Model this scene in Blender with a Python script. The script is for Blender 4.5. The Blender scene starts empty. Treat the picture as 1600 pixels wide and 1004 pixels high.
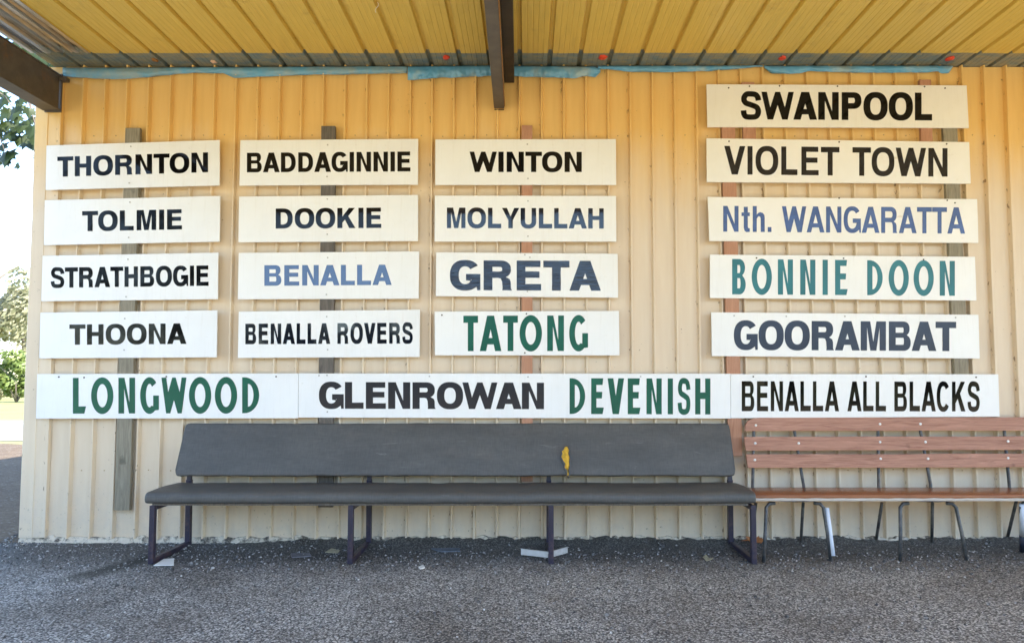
import bpy, bmesh, math, random
from mathutils import Vector, Matrix, noise
R = random.Random(7)
C = bpy.context.scene
COL = C.collection

# ------------------------------------------------------------------ camera, sky, sun
D, H, PITCH = 5.9, 1.373, math.atan(0.0568)
F, PX, PY = 1067.0, 825.0, 535.0
cam_d = bpy.data.cameras.new('camera'); cam = bpy.data.objects.new('camera', cam_d); COL.objects.link(cam)
cam.location = (0, -D, H); cam.rotation_euler = (math.pi/2 + PITCH, 0, 0)
cam_d.sensor_width = 36; cam_d.lens = F/1600*36
cam_d.shift_x = -(PX-800)/1600; cam_d.shift_y = (PY-502)/1600
cam_d.clip_start = 0.05; cam_d.clip_end = 2000
C.camera = cam
SUN = Vector((0.72, -0.25, 0.66)).normalized()
w = bpy.data.worlds.new('World'); C.world = w; w.use_nodes = True
nt = w.node_tree; bg = nt.nodes['Background']
sky = nt.nodes.new('ShaderNodeTexSky'); sky.sky_type = 'NISHITA'; sky.sun_disc = False
sky.sun_elevation = math.asin(SUN.z); sky.sun_rotation = math.atan2(SUN.x, SUN.y)
sky.air_density = 1.0; sky.dust_density = 0.3; sky.ozone_density = 1.6
nt.links.new(sky.outputs[0], bg.inputs[0]); bg.inputs[1].default_value = 0.14
sd = bpy.data.lights.new('sun', 'SUN'); sd.energy = 3.2; sd.angle = math.radians(0.5); sd.color = (1, .93, .82)
so = bpy.data.objects.new('sun', sd); COL.objects.link(so); so.location = SUN*30
so.rotation_euler = SUN.to_track_quat('Z', 'Y').to_euler()
C.view_settings.view_transform = 'Standard'; C.view_settings.look = 'None'
C.view_settings.exposure = 2.46; C.view_settings.gamma = 1
C.render.engine = 'CYCLES'
C.cycles.max_bounces = 10; C.cycles.diffuse_bounces = 7; C.cycles.glossy_bounces = 4
C.cycles.caustics_reflective = False; C.cycles.caustics_refractive = False

# ------------------------------------------------------------------ helpers
def at(px, py, Y):
    """point on the vertical plane y = Y that the photograph shows at pixel (px, py)"""
    u, v = (px-PX)/F, -(py-PY)/F
    d = Vector((u, math.cos(PITCH)-v*math.sin(PITCH), math.sin(PITCH)+v*math.cos(PITCH)))
    return Vector((0, -D, H)) + d*((Y+D)/d.y)
def on_ground(px, py, z=0.0):
    u, v = (px-PX)/F, -(py-PY)/F
    d = Vector((u, math.cos(PITCH)-v*math.sin(PITCH), math.sin(PITCH)+v*math.cos(PITCH)))
    return Vector((0, -D, H)) + d*((z-H)/d.z)

class MB:
    def __init__(s): s.v, s.f = [], []
    def add(s, vs, fs):
        o = len(s.v); s.v += [Vector(p) for p in vs]; s.f += [tuple(i+o for i in f) for f in fs]; return s
    def box(s, a, b):
        x0, y0, z0 = a; x1, y1, z1 = b
        return s.add([(x0,y0,z0),(x1,y0,z0),(x1,y1,z0),(x0,y1,z0),(x0,y0,z1),(x1,y0,z1),(x1,y1,z1),(x0,y1,z1)],
            [(0,3,2,1),(4,5,6,7),(0,1,5,4),(1,2,6,5),(2,3,7,6),(3,0,4,7)])
    def bar(s, p, q, wx, wy):
        """square bar from p to q"""
        p, q = Vector(p), Vector(q); d = (q-p).normalized()
        a = Vector((1,0,0)) if abs(d.x) < .9 else Vector((0,1,0))
        b = d.cross(a).normalized(); a = b.cross(d).normalized()
        vs = [c + a*i*wx/2 + b*j*wy/2 for c in (p, q) for i, j in ((-1,-1),(1,-1),(1,1),(-1,1))]
        return s.add(vs, [(3,2,1,0),(4,5,6,7),(0,1,5,4),(1,2,6,5),(2,3,7,6),(3,0,4,7)])
    def tube(s, pts, r, seg=10, cap=True):
        pts = [Vector(p) for p in pts]; rs = r if isinstance(r, (list, tuple)) else [r]*len(pts)
        o = len(s.v); ref = None
        for i, p in enumerate(pts):
            d = (pts[min(i+1, len(pts)-1)] - pts[max(i-1, 0)]).normalized()
            if ref is None: ref = d.orthogonal().normalized()
            ref = (ref - d*ref.dot(d)).normalized(); b = d.cross(ref)
            for k in range(seg):
                a = 2*math.pi*k/seg; s.v.append(p + (ref*math.cos(a)+b*math.sin(a))*rs[i])
        for i in range(len(pts)-1):
            for k in range(seg):
                k2 = (k+1) % seg; s.f.append((o+i*seg+k, o+i*seg+k2, o+(i+1)*seg+k2, o+(i+1)*seg+k))
        if cap:
            s.f.append(tuple(o+k for k in reversed(range(seg)))); e = o+(len(pts)-1)*seg
            s.f.append(tuple(e+k for k in range(seg)))
        return s
    def build(s, name, m, parent=None, smooth=False):
        off = parent.matrix_basis.translation.copy() if parent else Vector()
        p = parent
        while p and p.parent: p = p.parent; off += p.matrix_basis.translation
        me = bpy.data.meshes.new(name); me.from_pydata([v-off for v in s.v], [], s.f); me.update()
        if smooth: me.polygons.foreach_set('use_smooth', [True]*len(me.polygons))
        o = bpy.data.objects.new(name, me); COL.objects.link(o); me.materials.append(m)
        if parent: o.parent = parent
        return o
def fix_normals(o):
    bm = bmesh.new(); bm.from_mesh(o.data); bmesh.ops.recalc_face_normals(bm, faces=bm.faces); bm.to_mesh(o.data); bm.free(); return o
def bevel(o, wd, seg=2, smooth=True):
    bm = bmesh.new(); bm.from_mesh(o.data)
    bmesh.ops.bevel(bm, geom=list(bm.edges), offset=wd, segments=seg, affect='EDGES', profile=.5, clamp_overlap=True)
    bmesh.ops.recalc_face_normals(bm, faces=bm.faces)
    bm.to_mesh(o.data); bm.free()
    if smooth: o.data.polygons.foreach_set('use_smooth', [True]*len(o.data.polygons))
    return o
def tag(o, label=None, cat=None, group=None, kind=None):
    if label: o['label'] = label
    if cat: o['category'] = cat
    if group: o['group'] = group
    if kind: o['kind'] = kind
    return o
def thing(name, loc, label, cat, group=None):
    o = bpy.data.objects.new(name, None); COL.objects.link(o); o.location = loc; o.empty_display_size = .1
    return tag(o, label, cat, group)

# ------------------------------------------------------------------ materials
class NT:
    def __init__(s, name):
        s.m = bpy.data.materials.new(name); s.m.use_nodes = True; s.t = s.m.node_tree; s.n = s.t.nodes
        s.b = s.n['Principled BSDF']; s.co = s.n.new('ShaderNodeTexCoord').outputs['Object']
    def map(s, scale=(1,1,1)):
        q = s.n.new('ShaderNodeMapping'); q.inputs['Scale'].default_value = scale; s.t.links.new(s.co, q.inputs[0]); return q.outputs[0]
    def noise(s, scale, detail=4, rough=.55, vec=None, dist=0):
        q = s.n.new('ShaderNodeTexNoise'); q.inputs['Scale'].default_value = scale; q.inputs['Detail'].default_value = detail
        q.inputs['Roughness'].default_value = rough; q.inputs['Distortion'].default_value = dist
        s.t.links.new(vec or s.co, q.inputs['Vector']); return q.outputs['Fac']
    def voro(s, scale, out='Color', vec=None, feat='F1'):
        q = s.n.new('ShaderNodeTexVoronoi'); q.feature = feat; q.inputs['Scale'].default_value = scale
        s.t.links.new(vec or s.co, q.inputs['Vector']); return q.outputs[out]
    def ramp(s, fac, stops, interp='LINEAR'):
        q = s.n.new('ShaderNodeValToRGB'); q.color_ramp.interpolation = interp
        e = q.color_ramp.elements
        while len(e) < len(stops): e.new(.5)
        for el, (p, c) in zip(e, stops):
            el.position = p; el.color = (c, c, c, 1) if not isinstance(c, tuple) else (*c, 1)
        s.t.links.new(fac, q.inputs[0]); return q.outputs[0]
    def mix(s, fac, a, b, mode='MIX'):
        q = s.n.new('ShaderNodeMix'); q.data_type = 'RGBA'; q.blend_type = mode; q.clamp_factor = True
        for sock, val in ((q.inputs[0], fac), (q.inputs[6], a), (q.inputs[7], b)):
            if hasattr(val, 'links'): s.t.links.new(val, sock)
            elif isinstance(val, tuple): sock.default_value = (*val, 1)
            else: sock.default_value = val
        return q.outputs[2]
    def math(s, op, a, b=0.0, c=0.0):
        q = s.n.new('ShaderNodeMath'); q.operation = op
        for i, val in enumerate((a, b, c)):
            if hasattr(val, 'links'): s.t.links.new(val, q.inputs[i])
            else: q.inputs[i].default_value = val
        return q.outputs[0]
    def sep(s):
        q = s.n.new('ShaderNodeSeparateXYZ'); s.t.links.new(s.co, q.inputs[0]); return q.outputs
    def set(s, col=None, rough=None, bump=None, bstr=.3, bdist=.01, metal=None, spec=None, ior=None):
        def lk(k, v):
            if hasattr(v, 'links'): s.t.links.new(v, s.b.inputs[k])
            else: s.b.inputs[k].default_value = (*v, 1) if isinstance(v, tuple) else v
        if col is not None: lk('Base Color', col)
        if rough is not None: lk('Roughness', rough)
        if metal is not None: lk('Metallic', metal)
        if spec is not None: lk('Specular IOR Level', spec)
        if ior is not None: lk('IOR', ior)
        if bump is not None:
            q = s.n.new('ShaderNodeBump'); q.inputs['Strength'].default_value = bstr; q.inputs['Distance'].default_value = bdist
            s.t.links.new(bump, q.inputs['Height']); s.t.links.new(q.outputs[0], s.b.inputs['Normal'])
        return s.m
M = {}
def simple(name, col, rough=.5, var=.25, scale=6, **k):
    n = NT(name); f = n.noise(scale, 5, .6)
    c = n.mix(n.ramp(f, [(.3, 0.), (.7, 1.)]), tuple(x*(1-var) for x in col), tuple(min(1, x*(1+var)) for x in col))
    M[name] = n.set(c, rough, **k); return M[name]
# wall paint: cream, faint vertical streaks and fly specks
n = NT('wall_paint')
f = n.noise(3, 5, .6, n.map((6, 1, .5)))
# paint colour goes from cream to ochre with height, the edge broken by noise
height_mix = n.math('ADD', n.math('MULTIPLY', n.sep()[2], .25), n.math('MULTIPLY', n.math('SUBTRACT', n.noise(1.1, 4, .6, n.map((3, 1, .6))), .5), .22))
height_mix = n.ramp(height_mix, [(.70, 0.), (.79, .35), (.90, 1.)])
ochre_paint = n.mix(n.ramp(f, [(.3, 0.), (.75, 1.)]), (.82, .555, .21), (.75, .49, .175))
cream_paint = n.mix(n.ramp(f, [(.3, 0.), (.75, 1.)]), (.73, .61, .455), (.68, .55, .395))
c = n.mix(height_mix, cream_paint, ochre_paint)
sp = n.noise(38, 2, .5); big = n.noise(1.6, 3)
spot = n.math('MULTIPLY', n.ramp(sp, [(.705, 0.), (.73, 1.)]), n.ramp(big, [(.45, 0.), (.62, 1.)]))
c = n.mix(n.math('MULTIPLY', spot, .7), c, (.16, .10, .05))
xx, _, z = n.sep()
right = n.math('GREATER_THAN', xx, -.0757)
pit = n.math('ADD', .1917, n.math('MULTIPLY', right, .003))
ph = n.math('FRACT', n.math('ADD', n.math('DIVIDE', n.math('ADD', xx, .0757), pit), 40.0))
near = n.ramp(ph, [(.84, 0.), (.90, 1.), (.945, 1.), (.95, 0.)])
speck = n.ramp(n.noise(26, 3, .6, n.map((1, 1, .55))), [(.60, 0.), (.66, 1.)])
c = n.mix(n.math('MULTIPLY', n.math('MULTIPLY', near, speck), .75), c, (.14, .075, .03))
low = n.math('MULTIPLY', n.ramp(n.math('DIVIDE', z, 4.0), [(.0, 1.), (.17, 0.)]), n.ramp(n.noise(9, 5, .7), [(.40, 0.), (.70, 1.)]))
c = n.mix(n.math('MULTIPLY', low, .5), c, (.54, .48, .41))
mud = n.math('MULTIPLY', n.ramp(n.noise(34, 4, .65), [(.63, 0.), (.69, 1.)]), n.ramp(n.math('DIVIDE', z, 4.0), [(.03, 1.), (.16, 0.)]))
c = n.mix(n.math('MULTIPLY', mud, .6), c, (.11, .085, .06))
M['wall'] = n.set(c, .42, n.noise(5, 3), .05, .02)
M['trim'] = simple('trim_paint', (.66, .53, .365), .45, .06, 3)
# roof sheeting: ochre yellow with long streaks
n = NT('roof_paint')
f = n.noise(5, 5, .65, n.map((9, .6, 1)))
c = n.mix(n.ramp(f, [(.3, 0.), (.72, 1.)]), (.72, .53, .125), (.60, .44, .10))
d = n.ramp(n.noise(4, 6, .7), [(.58, 0.), (.74, 1.)])
c = n.mix(n.math('MULTIPLY', d, .35), c, (.32, .20, .06))
M['roof'] = n.set(c, .38)
n = NT('galvanised')
f = n.voro(30, 'Color'); g = n.noise(4, 5, .6, n.map((10, .7, 1)))
c = n.mix(n.ramp(g, [(.3, 0.), (.7, 1.)]), (.36, .35, .35), (.72, .71, .69))
M['galv'] = n.set(c, .3, metal=.85)
n = NT('flashing_blue_grey')
g = n.noise(3.5, 5, .65, n.map((2, 4, 1)))
c = n.mix(n.ramp(g, [(.35, 0.), (.65, 1.)]), (.16, .24, .29), (.34, .32, .22))
M['flash'] = n.set(c, .5, metal=.2)
n = NT('steel_brown')
g = n.noise(7, 6, .65); r2 = n.noise(3, 5, .7)
c = n.mix(n.ramp(g, [(.35, 0.), (.7, 1.)]), (.072, .062, .054), (.125, .103, .086))
c = n.mix(n.ramp(r2, [(.6, 0.), (.72, .7)]), c, (.24, .10, .035))
M['steel'] = n.set(c, .5, g, .1, .01)
simple('steel_dark', (.035, .024, .017), .6, .4, 7)
simple('rust_edge', (.30, .14, .04), .7, .4, 12)
# sign boards
n = NT('sign_white')
f = n.noise(2.2, 4, .6); g = n.noise(24, 4, .6)
c = n.mix(n.ramp(f, [(.35, 0.), (.7, 1.)]), (.85, .85, .835), (.80, .80, .785))
c = n.mix(n.math('MULTIPLY', n.ramp(g, [(.68, 0.), (.77, 1.)]), .2), c, (.42, .37, .28))
c = n.mix(n.math('MULTIPLY', n.ramp(n.noise(4, 5, .65, n.map((9, 1, .7))), [(.52, 0.), (.75, 1.)]), .16), c, (.58, .54, .46))
M['sign'] = n.set(c, .45, f, .04, .02)
n = NT('sign_white_stained')
f = n.noise(2.2, 4, .6); g = n.noise(3.3, 6, .7, n.map((1, 1, 3)))
c = n.mix(n.ramp(f, [(.35, 0.), (.7, 1.)]), (.85, .84, .81), (.79, .78, .74))
c = n.mix(n.math('MULTIPLY', n.ramp(g, [(.64, 0.), (.74, 1.)]), .45), c, (.50, .36, .19))
M['sign_st'] = n.set(c, .45, f, .05, .02)
def vinyl(name, col, rough=.05, ior=1.45, streak=.0, var=.15):
    n = NT(name); f = n.noise(5, 4, .6)
    c = n.mix(n.ramp(f, [(.35, 0.), (.7, 1.)]), tuple(x*(1-var) for x in col), tuple(x*(1+var) for x in col))
    b = n.noise(2.0 if not streak else 6, 4, .6, n.map((.25, 1, 9)) if streak else n.map((1, 1, 1)))
    M[name] = n.set(c, rough, b, .06+streak, .02, ior=ior); return M[name]
vinyl('black_vinyl', (.004, .004, .0045), .05, 1.32)
vinyl('navy_black_vinyl', (.006, .009, .018), .05, 1.5)
vinyl('navy_vinyl', (.026, .036, .066), .25, 1.4)
vinyl('slate_vinyl', (.013, .016, .026), .2, 1.38)
vinyl('streaky_sky_sheen_vinyl', (.035, .075, .24), .15, 1.55, streak=.12)  # navy vinyl with the reflected sky's blue put into its base colour
vinyl('sky_sheen_vinyl', (.03, .07, .20), .1, 1.6)  # blue-black vinyl, base made bluer to stand for mirrored sky
vinyl('streaky_navy_vinyl', (.004, .009, .030), .08, 1.55, streak=.12)
vinyl('green_vinyl', (.006, .100, .064), .25, 1.33)
vinyl('teal_vinyl', (.024, .16, .18), .3, 1.38)
# timber
def timber(name, a, b, rough=.75, axis=(14, 14, 1.2), knots=True):
    n = NT(name); f = n.noise(3, 6, .65, n.map(axis), 1.2)
    c = n.mix(n.ramp(f, [(.3, 0.), (.7, 1.)]), a, b)
    if knots:
        k = n.ramp(n.noise(5, 3), [(.66, 0.), (.74, 1.)]); c = n.mix(n.math('MULTIPLY', k, .6), c, tuple(x*.35 for x in a))
    M[name] = n.set(c, rough, f, .25, .006)
timber('batten_grey', (.17, .145, .10), (.32, .285, .21))
timber('batten_dark', (.075, .065, .055), (.17, .145, .12))
timber('batten_red', (.36, .17, .10), (.50, .27, .17))
timber('slat_wood', (.26, .115, .072), (.50, .265, .185), .7, (1.0, 14, 14))
timber('seat_wood', (.20, .065, .022), (.32, .115, .04), .25, (1.0, 14, 14))
timber('worn_wood', (.42, .36, .30), (.62, .55, .48), .8, (3, 14, 30))
# vinyl cushions
n = NT('cushion_vinyl')
f = n.noise(3, 6, .65, n.map((.6, 2, 2))); fine = n.noise(260, 2, .5); scr = n.noise(7, 7, .75, n.map((.5, 3, 3)), .8)
c = n.mix(n.ramp(f, [(.3, 0.), (.72, 1.)]), (.060, .058, .055), (.088, .085, .079))
wv = n.mix(.5, n.noise(55, 3, .6, n.map((.25, 3, 3))), n.noise(55, 3, .6, n.map((3, .3, .3))))
c = n.mix(1.0, c, n.ramp(wv, [(.36, (.80, .80, .80)), (.62, (1.16, 1.16, 1.15))]), 'MULTIPLY')
c = n.mix(n.math('MULTIPLY', n.ramp(scr, [(.62, 0.), (.74, 1.)]), .5), c, (.25, .245, .235))
c = n.mix(n.math('MULTIPLY', n.ramp(n.noise(2.3, 4, .6, n.map((1, 5, 1))), [(.55, 0.), (.75, 1.)]), .22), c, (.16, .125, .095))
M['cushion'] = n.set(c, .55, fine, .25, .0015)
simple('foam', (.72, .42, .045), .9, .3, 25)
n = NT('leg_navy')
g = n.noise(8, 5, .7)
c = n.mix(n.ramp(g, [(.52, 0.), (.7, .8)]), (.022, .018, .038), (.10, .06, .055))
M['leg'] = n.set(c, .42)
n = NT('tube_steel')
g = n.noise(14, 5, .7)
c = n.mix(n.ramp(g, [(.4, 0.), (.7, 1.)]), (.045, .05, .055), (.15, .14, .13))
M['tube'] = n.set(c, .45, metal=.3)
simple('white_tape', (.68, .72, .80), .5, .1, 10)
simple('tape_dark', (.02, .025, .045), .5, .3, 10)
simple('bolt', (.78, .78, .76), .35, .1, 20)
simple('screw_grey', (.40, .39, .37), .45, .3, 20)
simple('screw_dark', (.05, .035, .025), .6, .4, 20)
simple('screw_paint', (.40, .28, .14), .6, .3, 20)
simple('white_card', (.75, .74, .70), .7, .06, 8)
simple('slate_blue', (.10, .125, .16), .7, .3, 20)
simple('slate_grey', (.125, .125, .14), .7, .3, 20)
simple('silver', (.5, .5, .51), .45, .15, 20, metal=.4)
simple('dead_leaf', (.42, .17, .06), .8, .4, 30)
simple('dry_leaf', (.40, .36, .24), .8, .3, 30)
simple('red_sealant', (.75, .07, .03), .5, .25, 60)
simple('pale_tag', (.75, .50, .36), .6, .25, 60)
n = NT('blue_tarp')
g = n.noise(6, 5, .65); g2 = n.noise(3, 4, .6)
c = n.mix(n.ramp(g, [(.35, 0.), (.7, 1.)]), (.10, .34, .58), (.19, .42, .60))
c = n.mix(n.ramp(g2, [(.55, 0.), (.72, .7)]), c, (.42, .47, .42))
M['tarp'] = n.set(c, .4, g, .3, .02)
n = NT('tarp_aged')
c = n.mix(n.ramp(n.noise(7, 5, .65), [(.35, 0.), (.65, 1.)]), (.27, .38, .42), (.12, .36, .56))
M['tarp2'] = n.set(c, .5)
# concrete
n = NT('concrete')
g = n.noise(13, 7, .7); h2 = n.noise(40, 5, .7)
c = n.mix(n.ramp(g, [(.38, 0.), (.52, 1.)]), (.10, .085, .07), (.66, .58, .46))
M['conc'] = n.set(c, .9, h2, .8, .02)
# asphalt: coloured chips in dark binder, dirt along the wall, a damp streak
n = NT('asphalt')
chip = n.voro(96); v1 = n.n.new('ShaderNodeSeparateColor'); n.t.links.new(chip, v1.inputs[0])
dist = n.voro(96, 'Distance')
c = n.ramp(v1.outputs[0], [(.0, (.085, .083, .08)), (.25, (.165, .163, .158)), (.6, (.355, .35, .335)), (.9, (.57, .56, .535)), (1., (.74, .73, .70))])
c = n.mix(n.ramp(dist, [(.45, 0.), (.8, 1.)]), c, (.045, .044, .043))
warm = n.noise(1.3, 5, .6)
c = n.mix(n.math('MULTIPLY', n.ramp(warm, [(.48, 0.), (.66, 1.)]), .35), c, (.10, .08, .06))
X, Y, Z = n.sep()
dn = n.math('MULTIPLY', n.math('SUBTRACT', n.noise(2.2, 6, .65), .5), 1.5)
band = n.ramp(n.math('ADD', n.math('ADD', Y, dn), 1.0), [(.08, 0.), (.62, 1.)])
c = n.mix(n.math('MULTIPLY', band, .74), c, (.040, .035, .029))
# damp streak running from the left bench leg
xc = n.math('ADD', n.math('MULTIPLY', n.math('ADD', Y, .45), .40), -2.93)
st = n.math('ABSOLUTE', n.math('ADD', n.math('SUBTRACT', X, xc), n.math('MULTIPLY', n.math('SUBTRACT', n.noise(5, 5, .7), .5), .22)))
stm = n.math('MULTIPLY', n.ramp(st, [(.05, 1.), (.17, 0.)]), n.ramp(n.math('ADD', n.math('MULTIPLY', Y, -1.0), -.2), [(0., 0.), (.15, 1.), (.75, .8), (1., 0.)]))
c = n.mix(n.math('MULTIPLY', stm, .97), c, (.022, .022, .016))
lowf = n.ramp(n.noise(.55, 6, .62), [(.36, (.60, .56, .52)), (.5, (.97, .96, .95)), (.7, (1.12, 1.12, 1.11))])
c = n.mix(1.0, c, lowf, 'MULTIPLY')
hgt = n.math('SUBTRACT', 1.0, dist)
M['asphalt'] = n.set(c, .85, hgt, .5, .006)
n = NT('gravel_stone')
chip = n.voro(60); v1 = n.n.new('ShaderNodeSeparateColor'); n.t.links.new(chip, v1.inputs[0])
c = n.ramp(v1.outputs[0], [(.0, (.03, .03, .03)), (.4, (.10, .098, .097)), (.8, (.24, .235, .23)), (1., (.58, .56, .53))])
M['stone'] = n.set(c, .8)
n = NT('dirt')
g = n.noise(1.5, 7, .7); ch = n.voro(45); v1 = n.n.new('ShaderNodeSeparateColor'); n.t.links.new(ch, v1.inputs[0])
c = n.mix(n.ramp(g, [(.35, 0.), (.65, 1.)]), (.085, .05, .028), (.17, .115, .07))
c = n.mix(.4, c, n.ramp(v1.outputs[0], [(0., (.045, .03, .02)), (.8, (.16, .12, .08)), (.95, (.26, .20, .15)), (1., (.5, .46, .42))]))
M['dirt'] = n.set(c, .95, n.noise(30, 5, .7), .8, .03)
simple('pale_gravel', (.27, .26, .25), .95, .2, 3)
simple('bounce_straw', (.46, .375, .235), .95, .25, 2)
n = NT('dry_grass')
g = n.noise(.35, 6, .65); g2 = n.noise(20, 4, .7)
c = n.mix(n.ramp(g, [(.35, 0.), (.65, 1.)]), (.17, .20, .05), (.27, .26, .09))
c = n.mix(.3, c, n.ramp(g2, [(.3, (.12, .14, .04)), (.7, (.4, .38, .18))]))
M['grass'] = n.set(c, .95, g2, .6, .05)
def foliage(name, a, b, trans=.35):
    n = NT(name); g = n.noise(1.1, 5, .65); g2 = n.noise(9, 3)
    c = n.mix(n.ramp(g, [(.35, 0.), (.65, 1.)]), a, b)
    c = n.mix(n.math('MULTIPLY', g2, .5), c, tuple(x*.6 for x in b))
    m = n.set(c, .5)
    tr = n.n.new('ShaderNodeBsdfTranslucent'); n.t.links.new(c, tr.inputs[0])
    ms = n.n.new('ShaderNodeMixShader'); ms.inputs[0].default_value = trans
    out = n.n['Material Output']; n.t.links.new(n.b.outputs[0], ms.inputs[1]); n.t.links.new(tr.outputs[0], ms.inputs[2]); n.t.links.new(ms.outputs[0], out.inputs[0])
    M[name] = m
foliage('maple_leaf', (.018, .040, .012), (.045, .066, .015), .25)
foliage('hazy_gum_leaf', (.24, .25, .14), (.36, .34, .22))  # gum and shrub leaves lightened so their colour carries the lens haze
foliage('hazy_shrub_leaf', (.14, .22, .05), (.22, .27, .07))
foliage('dark_leaf', (.020, .034, .012), (.035, .05, .018), .15)
timber('bark', (.11, .09, .075), (.22, .19, .16), .9, (8, 8, 1.5))

# ------------------------------------------------------------------ the setting
def sheet(name, x0, y0, x1, y1, z, m, nx=1, ny=1):
    b = MB()
    for j in range(ny+1):
        for i in range(nx+1): b.v.append(Vector((x0+(x1-x0)*i/nx, y0+(y1-y0)*j/ny, z)))
    for j in range(ny):
        for i in range(nx):
            a = j*(nx+1)+i; b.f.append((a, a+1, a+nx+2, a+nx+1))
    o = b.build(name, m); o['kind'] = 'structure'; return o
sheet('ground', -600, -600, 600, 600, -.02, M['grass'])
def outline_sheet(name, pts, z, m):
    b = MB(); b.add([(x, y, z) for x, y in pts], [tuple(range(len(pts)))]); o = b.build(name, m); o['kind'] = 'structure'; return o
jit = lambda a: R.uniform(-a, a)
left_edge = [(-5.2+jit(.25)-.10*k, 0.25+jit(.1)-k*.0) for k in range(1)]
outline_sheet('dirt_yard', [(-40, -.2), (-4.0, -.2), (-4.0, 9.6)] + [(-4-2.0*k, 9.4+.5*math.sin(k*1.7)+jit(.3)) for k in range(1, 18)], -.012, M['dirt'])
outline_sheet('gravel_path', [(-60, 10.3), (-3, 10.1)] + [(-3.0, 18.0)] + [(-60, 19.5)], -.008, M['pale_gravel'])
outline_sheet('bounce_ground', [(-40, -40), (40, -40), (40, -3.8), (-40, -3.8)], -.010, M['bounce_straw'])  # unseen pale ground added to bounce light onto roof and wall
outline_sheet('asphalt', [(-16, -3.95), (20, -3.95), (20, .12), (-4.2, .12), (-4.34, .02)] + [(-4.5-.6*k, -.05+jit(.10)-.02*k) for k in range(1, 19)], 0.0, M['asphalt'])

# ------------------------------------------------------------------ the shed
RX0, PL, PR = -.0757, .1917, .1947
ribs = [RX0 + PL*k for k in range(-20, 1)] + [RX0 + PR*k for k in range(1, 66)]
XL, XR = -4.31, 12.6
shed = thing('shed', (0, 0, 0), 'cream ribbed metal shed wall carrying all the town name boards', 'shed')
prof = [(-4.09, 0.0)]
for x in ribs:
    hw = .0085; prof += [(x-hw-.005, 0.0), (x-hw+.0015, -.0395), (x-hw+.004, -.042), (x+hw-.004, -.042), (x+hw-.0015, -.0395), (x+hw+.005, 0.0)]
    prof += [(x+.06, .0), (x+.13, .0)]
prof = [p for p in sorted(prof) if -4.0901 <= p[0] <= XR]
NZ = 30; b = MB(); zs = [.045 + (4.15-.045)*k/NZ for k in range(NZ+1)]
for zv in zs:
    for (x, y) in prof:
        wob = .0035*noise.noise(Vector((x*2.2, zv*.9, 3.1))) + .0015*noise.noise(Vector((x*7, zv*2.4, 1.3)))
        b.v.append(Vector((x + .002*noise.noise(Vector((x*.7, zv*.6, 9))), y+wob, zv)))
npf = len(prof)
for k in range(NZ):
    for i in range(npf-1): b.f.append((k*npf+i, k*npf+i+1, (k+1)*npf+i+1, (k+1)*npf+i))
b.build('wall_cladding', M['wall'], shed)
# corner trim: folded strip with a step and a short turn round the corner
b = MB(); tp = [(-4.312, .25), (-4.312, -.036), (-4.306, -.042), (-4.20, -.040), (-4.196, -.034), (-4.115, -.033), (-4.112, -.036), (-4.092, -.036), (-4.090, .004)]
for zv in (.055, 1.5, 2.905): b.v += [Vector((x+.002*math.sin(zv*3), y, zv)) for x, y in tp]
for zv in (2.90, 3.6, 4.13): b.v += [Vector((x+.002*math.sin(zv*3)-.002*(x < -4.1), y-.003, zv)) for x, y in tp]
nn = len(tp)
for k in (0, 1, 3, 4):
    for i in range(nn-1): b.f.append((k*nn+i, k*nn+i+1, (k+1)*nn+i+1, (k+1)*nn+i))
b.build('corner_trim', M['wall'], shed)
b = MB()
for k in range(48):
    y0 = .26+k*.19; x0 = -4.305
    b.add([(x0, y0, .05), (x0, y0+.165, .05), (x0-.028, y0+.17, .05), (x0-.028, y0+.185, .05), (x0, y0+.19, .05),
           (x0, y0, 4.3), (x0, y0+.165, 4.3), (x0-.028, y0+.17, 4.3), (x0-.028, y0+.185, 4.3), (x0, y0+.19, 4.3)],
          [(i, i+1, i+6, i+5) for i in range(4)])
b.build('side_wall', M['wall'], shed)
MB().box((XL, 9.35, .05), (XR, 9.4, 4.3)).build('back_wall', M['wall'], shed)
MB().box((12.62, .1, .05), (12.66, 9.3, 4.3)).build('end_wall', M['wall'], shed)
MB().add([(-4.4, .02, 4.36), (12.8, .02, 4.36), (12.8, 9.6, 4.7), (-4.4, 9.6, 4.7), (-4.4, .02, 4.40), (12.8, .02, 4.40), (12.8, 9.6, 4.74), (-4.4, 9.6, 4.74)],
         [(0,3,2,1),(4,5,6,7),(0,1,5,4),(1,2,6,5),(2,3,7,6),(3,0,4,7)]).build('shed_roof', M['galv'], shed)
# rough concrete edge below the sheets
b = MB(); NXF = 420; fx0, fx1 = -4.31, 6.0
for i in range(NXF+1):
    x = fx0+(fx1-fx0)*i/NXF
    e = .025*noise.noise(Vector((x*6, 0, 0))) + .03*noise.noise(Vector((x*21, 3, 0))) + .012*noise.noise(Vector((x*55, 3, 0)))
    t = .055 + .025*noise.noise(Vector((x*9, 7, 0))) + .012*noise.noise(Vector((x*33, 7, 0)))
    dep = -.02 - .02*max(0, noise.noise(Vector((x*1.5, 5, 1))))
    b.v += [Vector((x, dep+e-.035, -.03)), Vector((x, dep+e*.6-.02, t*.5)), Vector((x, dep+e*.8, t)), Vector((x, .06, t))]
for i in range(NXF):
    for j in range(3): a = i*4+j; b.f.append((a, a+4, a+5, a+1))
b.build('footing', M['conc'], shed)
# roofing screws in the pans, two rows
sm = None
for zrow in (3.53, .62):
    for i, x in enumerate(ribs[:42]):
        if i % 1: continue
        if sm is None:
            sm = MB().tube([(0, 0, 0), (0, -.004, 0)], .0055, 8).build('screw', M['screw_paint'], shed)
            o = sm
        else:
            o = sm.copy(); COL.objects.link(o)
        o.location = (x+.09+jit(.006), -.001, zrow+jit(.008))

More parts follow.
